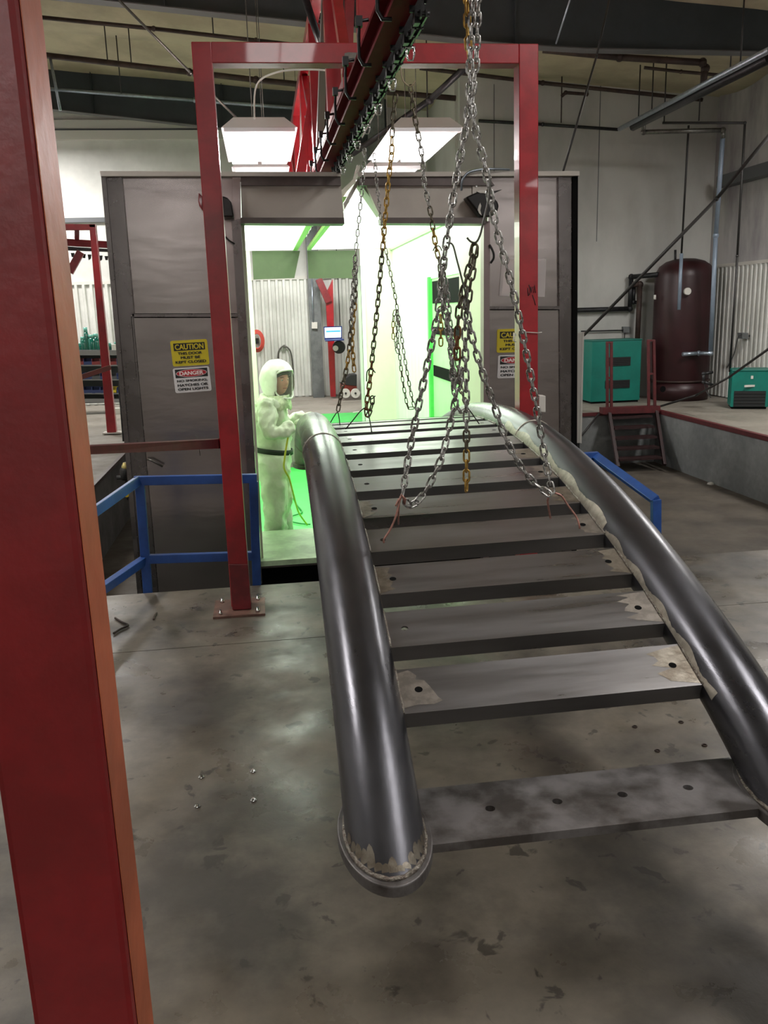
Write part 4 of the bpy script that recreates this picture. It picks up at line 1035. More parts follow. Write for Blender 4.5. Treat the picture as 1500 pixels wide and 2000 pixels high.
# pipes
def pipe_run(label, L_, r, m, name='air_pipe', cat='pipe', seg=8, smooth=False, extra=None, group=None):
    P = wp(L_); 
    if smooth: P = smooth_path(P, 6)
    bm = B()
    if smooth: tube(bm, P, r, seg)
    else:
        for a, b in zip(P[:-1], P[1:]): tube(bm, [a, b], r, seg)
        for q in P[1:-1]: bmesh.ops.create_uvsphere(bm, u_segments=8, v_segments=6, radius=r*1.35, matrix=Matrix.Translation(q))
    o = ob(name, bm, m); tag(o, label, cat, group); return o
Yw = BACK_R-.12
pipe_run('dark pipe running level from the booth to the tank loop', [(1125, 606, Yw), (1230, 603, Yw), (1233, 541, Yw), (1287, 536, 13.75)], .04, mIron)
pipe_run('thick brown pipe dropping beside the tank to the tall dryer', [(1236, 555, Yw-.1), (1250, 556, Yw-.1), (1244, 678, Yw-.1), (1238, 684, Yw-.1), (1226, 685, Yw-.2)], .045, mRust)
pipe_run('short dark loop pipe between the tank and the valve', [(1238, 558, Yw), (1237, 590, Yw), (1250, 592, Yw)], .03, mIron)
pipe_run('black hose drooping from the tall dryer to the floor', [(1228, 690, Yw-.3), (1226, 720, Yw-.3), (1232, 750, Yw-.3), (1240, 768, Yw-.3)], .015, mRubber, 'air_hose', 'hose', 6, True)
pipe_run('blue-grey drop pipe in front of the tank ending at a valve', [(1331, 495, 13.2), (1326, 605, 13.2)], .028, mBluePipe)
pipe_run('thin rod running from the high pipes down to the tank front', [(1345, 245, 12.6), (1331, 495, 13.2)], .016, mRodDk)
pipe_run('pale blue vertical pipe on the right wall with elbow at its foot', [(1412, 262, 12.4), (1398, 460, 12.7), (1388, 685, 12.95)], .035, mBluePipe)
pipe_run('galvanised elbow pipe leading from the tank to the blue pipe', [(1333, 692, 13.2), (1365, 690, 13.2), (1388, 690, 12.95), (1388, 678, 12.95)], .032, mGalv)
pipe_run('grey pipe dropping from the header and crossing above the tank', [(1257, 232, 12.6), (1257, 258, 12.6), (1412, 254, 12.3), (1412, 270, 12.3)], .032, mRod)
pipe_run('thin black pipe crossing above the grey pipe and dropping down the right wall', [(1294, 240, 12.5), (1455, 240, 11.9), (1440, 500, 12.1), (1425, 726, 12.4)], .017, mRodDk)
pipe_run('long silver header pipe slanting up to the top right corner', [(1210, 252, 12.9), (1505, 96, 8.1)], .032, mGalv, 'header_pipe')
pipe_run('long thick black header pipe under the silver one', [(1237, 248, 12.5), (1505, 112, 8.3)], .055, mIron, 'header_pipe')
pipe_run('thin pipe along the back wall joining the silver header pipe', [(935, 236, BACK_R-.1), (1060, 243, BACK_R-.1), (1207, 253, BACK_R-.3)], .025, mIron)
pipe_run('rusty pipe at the top of the grey back wall', [(820, 133, 13.9), (1060, 162, 13.9), (1372, 195, 13.6)], .03, mRust, 'sprinkler_pipe')
pipe_run('rusty upper pipe ending in a large elbow near the header', [(1060, 97, 12.5), (1210, 112, 12.3), (1372, 122, 12), (1378, 134, 12), (1374, 160, 12)], .045, mRust, 'sprinkler_pipe')
pipe_run('thin rusty pipe stub beneath the large elbow', [(1258, 132, 12.5), (1330, 140, 12.4), (1410, 147, 12.2)], .022, mRust, 'sprinkler_pipe')
pipe_run('short rusty pipe offset hanging on the grey wall', [(1097, 188, 13.9), (1105, 181, 13.9), (1146, 184, 13.9), (1146, 176, 13.9)], .025, mRust, 'sprinkler_pipe')
p_ = at(1096, 240, Y=13.9); bm = B(); tube(bm, [p_, V(p_.x, p_.y, roof_z(p_.x)-.02)], .01, 6); tag(ob('drop_rod', bm, mRust), 'thin drop rod from the short offset pipe', 'rod')
pipe_run('dark sprinkler pipe crossing the ceiling in front of the left rafter', [(80, 107, 13.5), (370, 141, 13.5), (500, 156, 13.5), (620, 168, 13.5), (890, 192, 13.5)], .04, mRust, 'sprinkler_pipe')
pipe_run('thin upper sprinkler pipe across the cream ceiling', [(70, 33, 12), (300, 56, 12), (500, 79, 12), (640, 95, 12)], .025, mRust, 'sprinkler_pipe')
pipe_run('pale conduit fixed across the face of the left rafter', [(98, 174, 16.0), (380, 196, 16.0), (600, 213, 16.0)], .03, mGalv, 'conduit', 'conduit')
pipe_run('pale strut hanging beneath the left end of the sprinkler pipe', [(98, 113, 13.5), (118, 216, 13.5)], .02, mGalv, 'pipe_hanger', 'hanger')
for n, (x, y0, y1, Y) in enumerate(((237, 66, 183, 14), (257, 98, 128, 13.5), (417, 38, 70, 12), (210, 108, 118, 13.5), (555, 148, 156, 13.5), (835, 130, 230, 12), (1273, 135, 215, 12.8), (1247, 180, 230, 13), (1426, 102, 140, 11), (1446, 102, 125, 9.5), (1297, 210, 240, 12.5), (1365, 205, 236, 12.5))):
    p_ = at(x, y1, Y=Y); bm = B(); tube(bm, [p_, V(p_.x, p_.y, roof_z(p_.x)-.02)], .009, 6)
    tag(ob('hanger_rod', bm, mRodDk), ['thin hanger rod over the left rafter', 'short hanger rod at the long sprinkler pipe, left', 'hanger rod on the thin upper pipe, left of the gate', 'tiny stub on the sprinkler pipe near the near post', 'short stub on the sprinkler pipe behind the gate bar', 'hanger rod above the right lamp', 'hanger rod between the rusty stub and the wall pipe', 'short hanger rod beside the header pipes, lower end', 'hanger rod under the big rafter above the headers', 'rightmost short hanger rod at the header pipes', 'hook rod above the crossing pipe, left', 'hook rod above the crossing pipe, right'][n], 'rod')
pipe_run('long diagonal brace rod from the top left down behind the left lamp', [(232, 0, 8.6), (372, 142, 9.1), (470, 238, 9.5)], .012, mRod, 'brace_rod', 'rod')
pipe_run('thick grey brace strut joining the truss splice plate', [(594, -10, 5.8), (640, 130, 6.4), (657, 192, 6.75)], .024, mIron, 'brace_strut', 'strut')
bm = B()
for q in ((645, 152), (647, 162), (649, 174)): lathe(bm, [(.032, -.006), (.032, .006)], at(*q, Y=6.55), 10, 'z')
tag(ob('hose_clamp', bm, mGalv), 'galvanised clamps around the grey strut above the splice plate', 'clamp')
pipe_run('dark cable running down from the big rafter to the booth top right', [(1192, -10, 6.8), (1165, 110, 6.6), (1100, 334, 6.15)], .008, mRodDk, 'brace_rod', 'rod')
pipe_run('pale thin rod near the top centre right, against the big rafter', [(1113, 0, 9), (1086, 85, 9.6)], .009, mGalv, 'brace_rod', 'rod')
pipe_run('long black brace rod crossing in front of the tank', [(1510, 255, 9.6), (1400, 388, 10.2), (1140, 655, 12.2)], .022, mRodDk, 'brace_rod', 'rod')
pipe_run('black brace rod passing over the low teal cabinet', [(1510, 675, 9.8), (1425, 736, 10.8), (1360, 772, 11.6), (1285, 795, 12.4)], .016, mRodDk, 'brace_rod', 'rod')
pipe_run('dark brace running below the dock edge beside the off-white panel', [(1170, 808, 12.2), (1136, 850, 11.7)], .014, mRodDk, 'brace_rod', 'rod')
pipe_run('long dark diagonal tube behind the right lamp', [(910, 130, 9.4), (840, 195, 9.9), (690, 300, 11)], .035, mIron, 'brace_strut', 'strut')
for (lab, q, wq) in (('grey junction box on the wall above the tall dryer', (1224, 644), 13), ('grey junction box on the right wall above the low cabinet', (1456, 656), 12)):
    t = thing('junction_box', lab, 'box', at(*q, Y=Yw if q[0] < 1300 else 11.9))
    Yb = BACK_R-.065 if q[0] < 1300 else at(1456, 656, X=WALL_R-.11).y
    ob('box', px_prism([(q[0]-7, q[1]-6), (q[0]+6, q[1]-6), (q[0]+6, q[1]+6), (q[0]-6, q[1]+6)], Yb, .064 if q[0] < 1300 else .14), mColumn, t, bevel=.005)
    bm = B()
    if q[0] < 1300: tube(bm, [at(1217, 645, Y=Yb), at(1135, 647, Y=Yb)], .012, 6)
    else: tube(bm, [at(1463, 656, Y=Yb), at(1505, 658, Y=Yb)], .014, 6)
    ob('conduit', bm, mIron, t)
    bm = B()
    if q[0] < 1300: tube(bm, [at(1220, 650, Y=Yb), at(1219, 668, Y=Yb)], .01, 6)
    else: tube(bm, smooth_path([at(x, y, Y=Yb) for x, y in ((1449, 653), (1441, 660), (1434, 690), (1420, 718))], 4), .008, 6)
    ob('cord', bm, mRubber, t)
pipe_run('black hose from the low teal cabinet curling to the wall', [(1392, 727, 12.2), (1374, 730, 12.2), (1374, 746, 12.2), (1392, 752, 12.2)], .022, mIron)
pipe_run('thin cord below the low teal cabinet hose', [(1376, 750, 12.2), (1380, 765, 12.2), (1388, 776, 12.1)], .008, mRubber, 'power_cord', 'cord', 6, True)
# red stairs
st = thing('dock_stairs', 'dark red steel stairs with two upright rail frames at the dock edge', 'stairs', (5.3, 12.0, LOW))
Ys = 12.25
for i, (a, b) in enumerate((((1186, 668), (1186, 803)), ((1194, 668), (1194, 803)), ((1266, 664), (1267, 800)), ((1277, 664), (1279, 800)))):
    bbar(st, a, b, Ys, Ys, 'rail_post', mRedDull, .04)
for a, b in (((1184, 669), (1197, 669)), ((1186, 738), (1195, 738)), ((1264, 665), (1279, 665)), ((1266, 730), (1278, 730))): bbar(st, a, b, Ys, Ys, 'rail_bar', mRedDull, .03)
ob('side_sheet', px_prism([(1268, 668), (1276, 668), (1276, 728), (1268, 728)], Ys+.01, .01), mStairs, st)
T_ = [(1184, 805, 12.2), (1282, 800, 12.2)]; Bt = [(1206, 912, 11.55), (1300, 908, 11.55)]
bbar(st, (1190, 806), (1207, 912), 12.2, 11.55, 'stringer', mStairs, .05); bbar(st, (1282, 802), (1298, 908), 12.2, 11.55, 'stringer', mStairs, .05)
for k in range(5):
    u = k/4*.85+.02; L0 = Vector((1192+15*u, 812+95*u)); R0_ = Vector((1268+22*u, 808+95*u)); Yk = 12.2-.6*u
    bm = B(); a = at(L0.x, L0.y, Y=Yk); b = at(R0_.x, R0_.y, Y=Yk)
    hexa(bm, [a+V(0, -.1, -.03), b+V(0, -.1, -.03), b+V(0, .1, -.03), a+V(0, .1, -.03), a+V(0, -.1, 0), b+V(0, -.1, 0), b+V(0, .1, 0), a+V(0, .1, 0)]); ob('step', bm, mStairs, st)
ob('landing', px_prism([(1178, 797), (1290, 793), (1290, 806), (1178, 809)], 12.18, .15), mRedDull, st)

# ================================================================== BACK LEFT
rg = thing('rear_conveyor_gate', 'distant red portal post with base plate left of the booth', 'frame', at(222, 848, Y=12.5))
skew_bar(rg, 'post', (174, 438), (209, 846), (186, 438), (227, 844), 12.5, .1, mRed)
skew_bar(rg, 'crossbar', (100, 437), (100, 449), (186, 438), (186, 449), 12.5, .1, mRed)
ob('base_plate', px_prism([(200, 846), (236, 845), (236, 847), (200, 848)], 12.45, .2), mBone, rg)
rc = thing('rear_conveyor', 'dark red conveyor rail with black chain passing behind the distant portal', 'conveyor', at(170, 475, Y=13))
skew_bar(rc, 'rail', (110, 465), (110, 479), (240, 473), (240, 486), 13.2, .1, mRedDark)
skew_bar(rc, 'underrail', (110, 480), (110, 488), (240, 488), (240, 493), 13.2, .08, mConv)
for k in range(9):
    x = 138+k*11; y = 494+k*1.0
    ob('trolley', px_prism([(x, y), (x+7, y), (x+6, y+8), (x+2, y+8+3*(k % 2))], 13.2, .03), mConv, rc)
bm = B(); beam(bm, at(158, 492, Y=13.1), at(136, 532, Y=13.1), .1, .06, (0, 1, 0)); ob('knee_brace', bm, mRedDark, rc)
bm = B(); q_ = at(150, 466, Y=13.2); w_ = at(150, 447, Y=12.6); beam(bm, q_, w_, .06, .05); ob('hanger', bm, mRedDark, rc)
bbar(thing('red_beam', 'thin pinkish red bar slanting across the shelf of bins', 'bar', at(160, 735, Y=9)), (140, 743), (214, 718), 9, 9.6, 'bar', mat('pink_red', (.22, .07, .06), .5), .05)
# shelf with bins and bottles
YS = 15.3
sh_ = thing('bin_rack', 'low steel rack holding blue parts bins at the far left', 'shelf', at(190, 790, Y=YS))
for (y, t_, m) in ((684, 10, mShelf), (712, 3, mShelf), (740, 3, mShelf), (767, 3, mShelf), (779, 7, mShelf)):
    ob('shelf_board', px_prism([(120, y), (244, y), (244, y+t_), (120, y+t_)], YS, .35), m, sh_)
ob('rack_back', px_prism([(120, 684), (244, 684), (247, 786), (125, 788)], YS+.3, .03), mBinGry, sh_)
for px_ in (122, 150, 240):
    p_ = at(px_, 690, Y=YS); ob('leg', bbox(p_.x-.02, p_.x+.02, YS-.01, YS+.03, 0, p_.z), mShelf, sh_)
def bin_mesh(nm, m):
    bm = B(); w2, d2, h = .07, .10, .10
    box(bm, -w2, w2, -d2, d2, 0, .008); box(bm, -w2, -w2+.008, -d2, d2, 0, h); box(bm, w2-.008, w2, -d2, d2, 0, h); box(bm, -w2, w2, d2-.008, d2, 0, h); box(bm, -w2, w2, -d2, -d2+.008, 0, h*.55)
    return mesh(nm, bm, m)
bmz = {k: bin_mesh('parts_bin', m) for k, m in dict(b=mBinBlue, r=mBinRed, y=mBinYel, g=mBinGry).items()}
words = dict(b='navy blue', r='dark red', y='bright yellow', g='dark grey')
rows = [(712, 'brbrgrb', 'top'), (740, 'gbbgbgb', 'second'), (767, 'bgbbbyb', 'bottom'), (779, '', '')]
for ry, seq, nm in rows:
    for j, ch in enumerate(seq):
        px = 142+j*16; p = at(px, ry, Y=YS+.1)
        o = bpy.data.objects.new('parts_bin', bmz[ch]); COL.objects.link(o); o.location = (p.x, YS+.1, p.z+.001)
        if ch == 'y': tag(o, 'only bright yellow parts bin, on the bottom shelf of the rack', 'bin')
        else:
            od = ['leftmost', 'second', 'third', 'fourth', 'fifth', 'sixth', 'rightmost'][j]
            tag(o, '%s parts bin, %s from the left on the %s shelf of the far rack' % (words[ch], od, nm) if 0 < j < 6 else '%s parts bin, %s on the %s shelf of the far rack' % (words[ch], od, nm), 'bin', 'parts bins on the far rack')
for j, (px, h, r) in enumerate(((158, 14, .05), (164, 26, .05), (171, 44, .04), (181, 30, .065), (190, 32, .05), (213, 14, .05), (222, 12, .045), (229, 16, .05))):
    p = at(px, 684, Y=YS+.12); H_ = h/F_PX*YS*.95
    t = thing('green_bottle', ['short pale-topped green bottle at the left end of the rack top', 'second green bottle from the left on the rack top', 'tallest slim green bottle on the rack top', 'widest green bottle on the rack top', 'green bottle just left of the red post on the rack top', 'small dark green jar just right of the red post', 'smallest dark green jar on the rack top', 'dark green jar nearest the booth on the rack top'][j], 'bottle', (p.x, YS+.12, p.z))
    bm = B(); lathe(bm, [(r*.95, 0), (r, .01), (r, H_*.72), (r*.8, H_*.78)], (p.x, YS+.12, p.z), 14); ob('body', bm, mGlassG, t)
    bm = B(); lathe(bm, [(r*.82, H_*.78), (r*.82, H_)], (p.x, YS+.12, p.z), 14); ob('cap', bm, mGlassC, t)
for lab, q in (('white carton under the rack beside the booth', (228, 790)), ('small white carton on the rack top right of the red post', (225, 694))):
    p = at(*q, Y=YS-.12); z_ = .001 if q[1] > 750 else at(225, 684, Y=YS+.05).z; y_ = YS-.15 if q[1] > 750 else YS+.02; bm = bbox(p.x-.07, p.x+.07, y_, y_+.12, z_, z_+.1); tag(ob('carton', bm, mBone, bevel=.004), lab, 'box')
pipe_run('two thin black cables hanging down the left rear corner of the booth', [(239, 342, 7.5), (250, 560, 7.5), (246, 680, 7.5), (233, 745, 7.5), (236, 800, 7.5), (241, 862, 7.5)], .007, mRubber, 'hanging_cable', 'cable', 6, True)
pipe_run('thin black cable hanging close to the booth edge', [(244, 342, 7.3), (252, 600, 7.3), (248, 700, 7.3), (238, 760, 7.3), (244, 820, 7.3), (247, 850, 7.3)], .006, mRubber, 'hanging_cable', 'cable', 6, True)
# seen through the booth: red Y post with laptop, hose reel, pressure washer
yp = thing('red_support_post', 'red Y-topped post seen through the far booth doorway', 'post', (1.35, 16.3, 0))
skew_bar(yp, 'post', (636, 575), (646, 775), (650, 545), (656, 775), 16.3, .12, mRed)
bm = B(); beam(bm, at(622, 545, Y=16.3), at(642, 590, Y=16.3), .12, .1, (0, 1, 0)); ob('brace', bm, mRedDark, yp)
lap = thing('laptop', 'open laptop with glowing screen mounted on the red post', 'laptop', at(650, 664, Y=16.0))
ob('screen_shell', px_prism([(632, 638), (668, 637), (668, 662), (634, 663)], 16.0, .015), mScreenF, lap)
ob('screen', px_prism([(634, 640), (666, 639), (666, 659), (635, 660)], 15.995, .004), mScreen, lap)
ob('screen_bar', px_prism([(637, 646), (665, 645), (665, 648), (637, 649)], 15.992, .002), mScreenB, lap)
bm = B(); a = at(634, 663, Y=16.0); b = at(670, 661, Y=16.0); hexa(bm, [a+V(0, -.2, -.03), b+V(0, -.2, -.03), b+V(0, 0, -.02), a+V(0, 0, -.02), a+V(0, -.2, -.01), b+V(0, -.2, -.01), b, a]); ob('keyboard_deck', bm, mScreenF, lap)
fan = thing('small_fan', 'small dark round fan below the laptop', 'fan', at(660, 680, Y=16.0))
bm = B(); lathe(bm, [(.1, -.04), (.12, 0), (.08, .06)], at(662, 678, Y=16.0), 18, 'y'); ob('housing', bm, mRubber, fan)
bm = B(); lathe(bm, [(.05, -.06), (.05, -.03)], at(655, 680, Y=15.98), 14, 'y'); ob('hub', bm, mBone, fan)
bm = B(); tube(bm, [at(660, 676, Y=16.03), at(654, 678, Y=16.35)], .02, 6); ob('bracket', bm, mIron, fan)
hr = thing('hose_reel', 'red coil of air hose on the far corrugated wall beside the painter', 'hose reel', at(508, 665, Y=16.75))
bm = B()
for k in range(4):
    c = at(502, 666, Y=16.75-.02*k); tube(bm, [c+V((.13-.015*k)*math.cos(a), 0, (.20-.02*k)*math.sin(a)) for a in np.linspace(0, 2*PI, 25)], .014, 6, False)
ob('coil', bm, mat('red_hose', (.55, .07, .05), .5), hr)
bm = B(); c = at(502, 666, Y=16.8); box(bm, c.x-.03, c.x+.03, 16.76, 16.88, c.z-.05, c.z+.05); ob('hub', bm, mIron, hr)
bm = B(); tube(bm, smooth_path([at(x, y, Y=16.8) for x, y in ((543, 700), (545, 684), (555, 676), (566, 684), (571, 705), (574, 740))], 5), .016, 6); box(bm, at(555, 676, Y=16.8).x-.02, at(555, 676, Y=16.8).x+.02, 16.79, 16.89, at(555, 676, Y=16.8).z-.04, at(555, 676, Y=16.8).z+.02)
tag(ob('grey_hose', bm, mRod), 'grey hose loop hanging on the corrugated wall above the painter', 'hose')
pwm = thing('wheeled_machine', 'black and red wheeled machine with white wheels parked by the far wall', 'machine', at(680, 776, Y=15.9))
ob('body', px_prism([(668, 752), (697, 750), (697, 768), (676, 769), (668, 762)], 15.9, .4), mRedMach, pwm, bevel=.01)
ob('engine_cover', px_prism([(676, 738), (685, 732), (697, 731), (697, 754), (675, 752)], 15.85, .35), mRubber, pwm, bevel=.01)
for q in ((675, 768), (694, 768)):
    bm = B(); lathe(bm, [(.085, -.03), (.085, .03)], at(*q, Y=15.83), 20, 'y'); ob('wheel', bm, mBone, pwm)
    bm = B(); lathe(bm, [(.02, -.04), (.02, .035)], at(*q, Y=15.83), 10, 'y'); ob('hub', bm, mRubber, pwm)
bm = B(); tube(bm, [at(671, 752, Y=15.85), at(664, 746, Y=15.85)], .015, 6); ob('handle', bm, mIron, pwm)
eb = thing('outlet_box', 'pale electrical outlet box on the grey column in the far doorway', 'box', at(615, 636, Y=16.5))
ob('box', px_prism([(609, 629), (620, 629), (620, 642), (609, 642)], 16.5, .05), mBone, eb, bevel=.006)
bm = B(); tube(bm, [at(612, 629, Y=16.5), at(609, 545, Y=16.5)], .014, 6); ob('conduit', bm, mGalv, eb)
pipe_run('thin black antenna cable hanging above the laptop', [(645, 250, 16.1), (660, 545, 16.1), (664, 636, 16.1)], .008, mRubber, 'hanging_cable', 'cable', 5)
# debris on pit floor
p = at(1388, 946, Z=LOW); bm = B(); lathe(bm, [(.05, 0), (.04, .02), (.015, .03)], p, 10); tag(ob('crumpled_rag', bm, mBone), 'small pale scrap lying at the foot of the right dock wall', 'scrap')
p = at(228, 1215, Z=0.008)
bm = B(); tube(bm, smooth_path([at(x, y, Z=.008) for x, y in ((225, 1207), (238, 1215), (250, 1221), (236, 1228), (222, 1237))], 4), .006, 6)
tag(ob('bent_wire', bm, mRust), 'rusty bent wire lying on the floor by the near post', 'wire')
bm = B(); tube(bm, smooth_path([at(x, y, Z=.006) for x, y in ((306, 1197), (302, 1203), (300, 1210))], 4), .005, 6)
tag(ob('bent_wire', bm, mRust), 'tiny curved wire scrap on the floor left of the gate foot', 'wire')
# floor anchors
la = ['front left', 'front right', 'rear left', 'rear right']
def anchor(me, q, lab, grp):
    p = at(*q, Z=.0005); o = bpy.data.objects.new('floor_anchor', me); COL.objects.link(o); o.location = p; tag(o, lab, 'bolt', grp)
bm = B(); lathe(bm, [(.011, 0), (.011, .003), (.006, .004), (.005, .009)], (0, 0, 0), 12); am = mesh('floor_anchor', bm, mShack)
bm = B(); tube(bm, [(.008*math.cos(a), .008*math.sin(a), .002) for a in np.linspace(0, 2*PI, 13)], .0025, 5, False); am2 = mesh('floor_anchor', bm, mRust)
for q, n in (((393, 1518), 'rear left'), ((494, 1507), 'rear right'), ((385, 1575), 'front left'), ((495, 1563), 'front right')):
    anchor(am, q, 'small bright anchor bolt in the floor, %s of the square left of the bridge' % n, 'floor anchors left of the bridge')
for q, n in (((1240, 1420), 'rear left'), ((1330, 1411), 'rear right'), ((1284, 1467), 'front left'), ((1376, 1456), 'front right')):
    anchor(am2, q, 'small rusty anchor stub in the floor, %s of the square under the bridge' % n, 'floor anchors under the bridge')

# ================================================================== LAMPS
def panel_lamp(label, x0, x1, y0, y1, z, power, visible_cord=True, col=(1, .98, .96)):
    c = V((x0+x1)/2, (y0+y1)/2, z)
    t = thing('high_bay_lamp', label, 'lamp', c)
    bm = B(); x0b, x1b = x0-.02, x1+.02
    hexa(bm, [(x0b, y0-.02, z), (x1b, y0-.02, z), (x1b, y1+.02, z), (x0b, y1+.02, z), (x0+.08, y0+.05, z+.09), (x1-.08, y0+.05, z+.09), (x1-.08, y1-.05, z+.09), (x0+.08, y1-.05, z+.09)]); ob('housing', bm, mLampBody, t)
    n = 2
    for k in range(n):
        xa = x0+(x1-x0)*k/n+.02; xb = x0+(x1-x0)*(k+1)/n-.02
        ob('lens', bbox(xa, xb, y0+.06, y1-.02, z-.025, z-.002), mLamp, t)
    ob('end_plate', bbox(x0, x1, y0-.02, y0+.05, z-.03, z-.001), mLampBody, t)
    for dx in (-.05, .05):
        bm = B(); tube(bm, [c+V(dx, 0, .08), c+V(dx, 0, roof_z(c.x)-z-.065)], .004, 5); ob('cable', bm, mRod, t)
    L = bpy.data.lights.new('lamp_light', 'AREA'); L.shape = 'RECTANGLE'; L.size = (x1-x0)*.9; L.size_y = (y1-y0)*.9; L.energy = power; L.color = col
    lo = bpy.data.objects.new('lamp_light', L); COL.objects.link(lo); lo.parent = t; lo.location = (0, 0, -.035)
    return t
LZ = 3.05
a, b, c_, d_ = at(437, 250, Z=LZ), at(576, 250, Z=LZ), at(440, 316, Z=LZ), at(568, 316, Z=LZ)
panel_lamp('bright fluorescent lamp above the booth, left one', a.x, b.x, a.y, c_.y, LZ, 165)
a2, b2, c2_ = at(767, 250, Z=LZ), at(900, 250, Z=LZ), at(730, 312, Z=LZ)
panel_lamp('bright fluorescent lamp above the booth, right one', a2.x, b2.x, a2.y, c2_.y, LZ, 165)
e = at(455, 322, Z=LZ)
panel_lamp('lamp behind the left one, just showing above the booth top', a.x+.02, b.x, e.y+.15, e.y+1.6, LZ, 60)
panel_lamp('lamp behind the right one, just showing above the booth top', a2.x+.02, b2.x, e.y+.15, e.y+1.6, LZ, 60)
panel_lamp('lamp near the far left wall, its end peeking past the near post', -4.4, -3.3, 14.6, 15.6, 4.55, 200)
panel_lamp('added lamp hidden behind the booth near the back wall', .2, 1.4, 14.3, 15.0, 3.2, 90)  # unseen lamp added to brighten the far doorway and back wall
gl = thing('tube_lamp', 'small greenish tube lamp hanging under the big rafter at the top', 'lamp', at(626, 0, Y=9.5))
ob('tube', px_prism([(620, -30), (633, -30), (631, 23), (621, 23)], 9.5, .05), mGreenLens, gl); ob('end_cap', px_prism([(620, 25), (631, 25), (631, 37), (620, 37)], 9.5, .05), mIron, gl)
# bay lights over the near floor, behind and above the photographer; some are added fill
panel_lamp('added bay lamp high over the near floor, right of the bridge', 2.2, 3.0, 1.3, 3.1, 4.3, 38, col=(1, .95, .88))  # added out of view so the booth front gets light
panel_lamp('bay lamp high over the left dock', -3.6, -2.8, 4.2, 6.0, 4.5, 100, col=(1, .95, .90))
panel_lamp('added bay lamp behind the viewer', 0, .8, -2.5, -1, 4.5, 16, col=(1, .93, .82))  # weak fill added behind the camera
panel_lamp('bay lamp high over the right dock', 6.3, 7.1, 8.4, 9.8, 4.2, 145, col=(1, .97, .93))
panel_lamp('low bay lamp far behind the viewer, left', -2.3, -.7, -3.7, -3.1, 3.45, 13)
panel_lamp('low bay lamp far behind the viewer, right', 3.9, 5.5, -3.7, -3.1, 3.3, 13)
# booth interior light just under the ceiling lenses
for (x0, x1) in ((IX0+.1, .42), (.78, IX1-.1)):
    L = bpy.data.lights.new('booth_light', 'AREA'); L.shape = 'RECTANGLE'; L.size = x1-x0; L.size_y = IY1-IY0-.3; L.energy = 42; L.color = (.97, 1, .93)
    lo = bpy.data.objects.new('booth_light', L); COL.objects.link(lo); lo.location = ((x0+x1)/2, (IY0+IY1)/2, IZ-.02); lo.parent = booth; lo.matrix_parent_inverse = Matrix.Translation(-ORG[booth.name])
bm = B(); tube(bm, smooth_path([at(497, 232, Y=6.8), at(498, 180, Y=6.6), at(510, 155, Y=6.4), at(545, 140, Y=6.2), at(590, 136, Y=6.1), at(640, 138, Y=6), at(690, 150, Y=6), at(700, 153, Y=6)], 6), .006, 6)
tag(ob('lamp_cord', bm, mBone), 'pale lamp cord arching from the left lamp to the truss', 'cord')

# ================================================================== PAINTER
PY = 7.25; FZ = -.55
per = thing('person', 'person in white hooded coverall with visor and dark belt, touching the bridge in the booth', 'person', (.03, PY, FZ))
def skin_body(name, verts, edges, radii, m, parent, sub=2, root=0, folds=0.):
    me = bpy.data.meshes.new(name); me.from_pydata([tuple(v) for v in verts], edges, []); me.materials.append(m)
    o = bpy.data.objects.new(name, me); COL.objects.link(o)
    sk = o.modifiers.new('skin', 'SKIN'); sk.use_smooth_shade = True
    sv = me.skin_vertices[0].data
    for i, r in enumerate(radii): sv[i].radius = r if isinstance(r, tuple) else (r, r); sv[i].use_root = (i == root)
    ss = o.modifiers.new('sub', 'SUBSURF'); ss.levels = sub; ss.render_levels = sub
    if folds:
        for nm, sc, st in (('folds', .09, folds), ('creases', .035, folds*.4)):
            tx = bpy.data.textures.new(nm, 'CLOUDS'); tx.noise_scale = sc; tx.noise_depth = 2
            dm = o.modifiers.new(nm, 'DISPLACE'); dm.texture = tx; dm.strength = st; dm.mid_level = .5; dm.texture_coords = 'LOCAL'
    dg = bpy.context.evaluated_depsgraph_get(); me2 = bpy.data.meshes.new_from_object(o.evaluated_get(dg))
    bpy.data.objects.remove(o)
    for p_ in me2.polygons: p_.use_smooth = True
    me2.materials.clear(); me2.materials.append(m)
    o2 = bpy.data.objects.new(name, me2); COL.objects.link(o2); o2.parent = parent; o2.matrix_parent_inverse = Matrix.Translation(-ORG[parent.name]); ORG[o2.name] = ORG[parent.name]
    return o2
x0 = .055
Vv = [(x0, PY, .38),            # 0 pelvis
      (x0-.005, PY, .50), (x0-.02, PY, .66), (x0-.02, PY, .84), (x0+.0, PY, .93),   # 1-4 spine to neck base
      (x0-.03, PY-.09, .30), (x0-.03, PY-.10, -.05), (x0-.06, PY-.11, -.42), (x0-.07, PY-.11, -.50), (x0+.07, PY-.13, -.515),   # 5-9 right leg
      (x0-.01, PY+.10, .30), (x0+.02, PY+.11, -.05), (x0+.01, PY+.12, -.42), (x0-.01, PY+.12, -.50), (x0+.13, PY+.14, -.515),   # 10-14 left leg
      (x0-.04, PY-.17, .85), (x0-.05, PY-.235, .74), (x0-.045, PY-.255, .635), (x0+.07, PY-.245, .655), (x0+.165, PY-.22, .715),     # 15-19 right arm
      (x0-.02, PY+.18, .85), (x0+.05, PY+.24, .74), (x0+.09, PY+.24, .66), (x0+.2, PY+.15, .70), (x0+.26, PY+.08, .74)]        # 20-24 left arm
Ee = [(0, 1), (1, 2), (2, 3), (3, 4), (0, 5), (5, 6), (6, 7), (7, 8), (8, 9), (0, 10), (10, 11), (11, 12), (12, 13), (13, 14), (3, 15), (15, 16), (16, 17), (17, 18), (18, 19), (3, 20), (20, 21), (21, 22), (22, 23), (23, 24)]
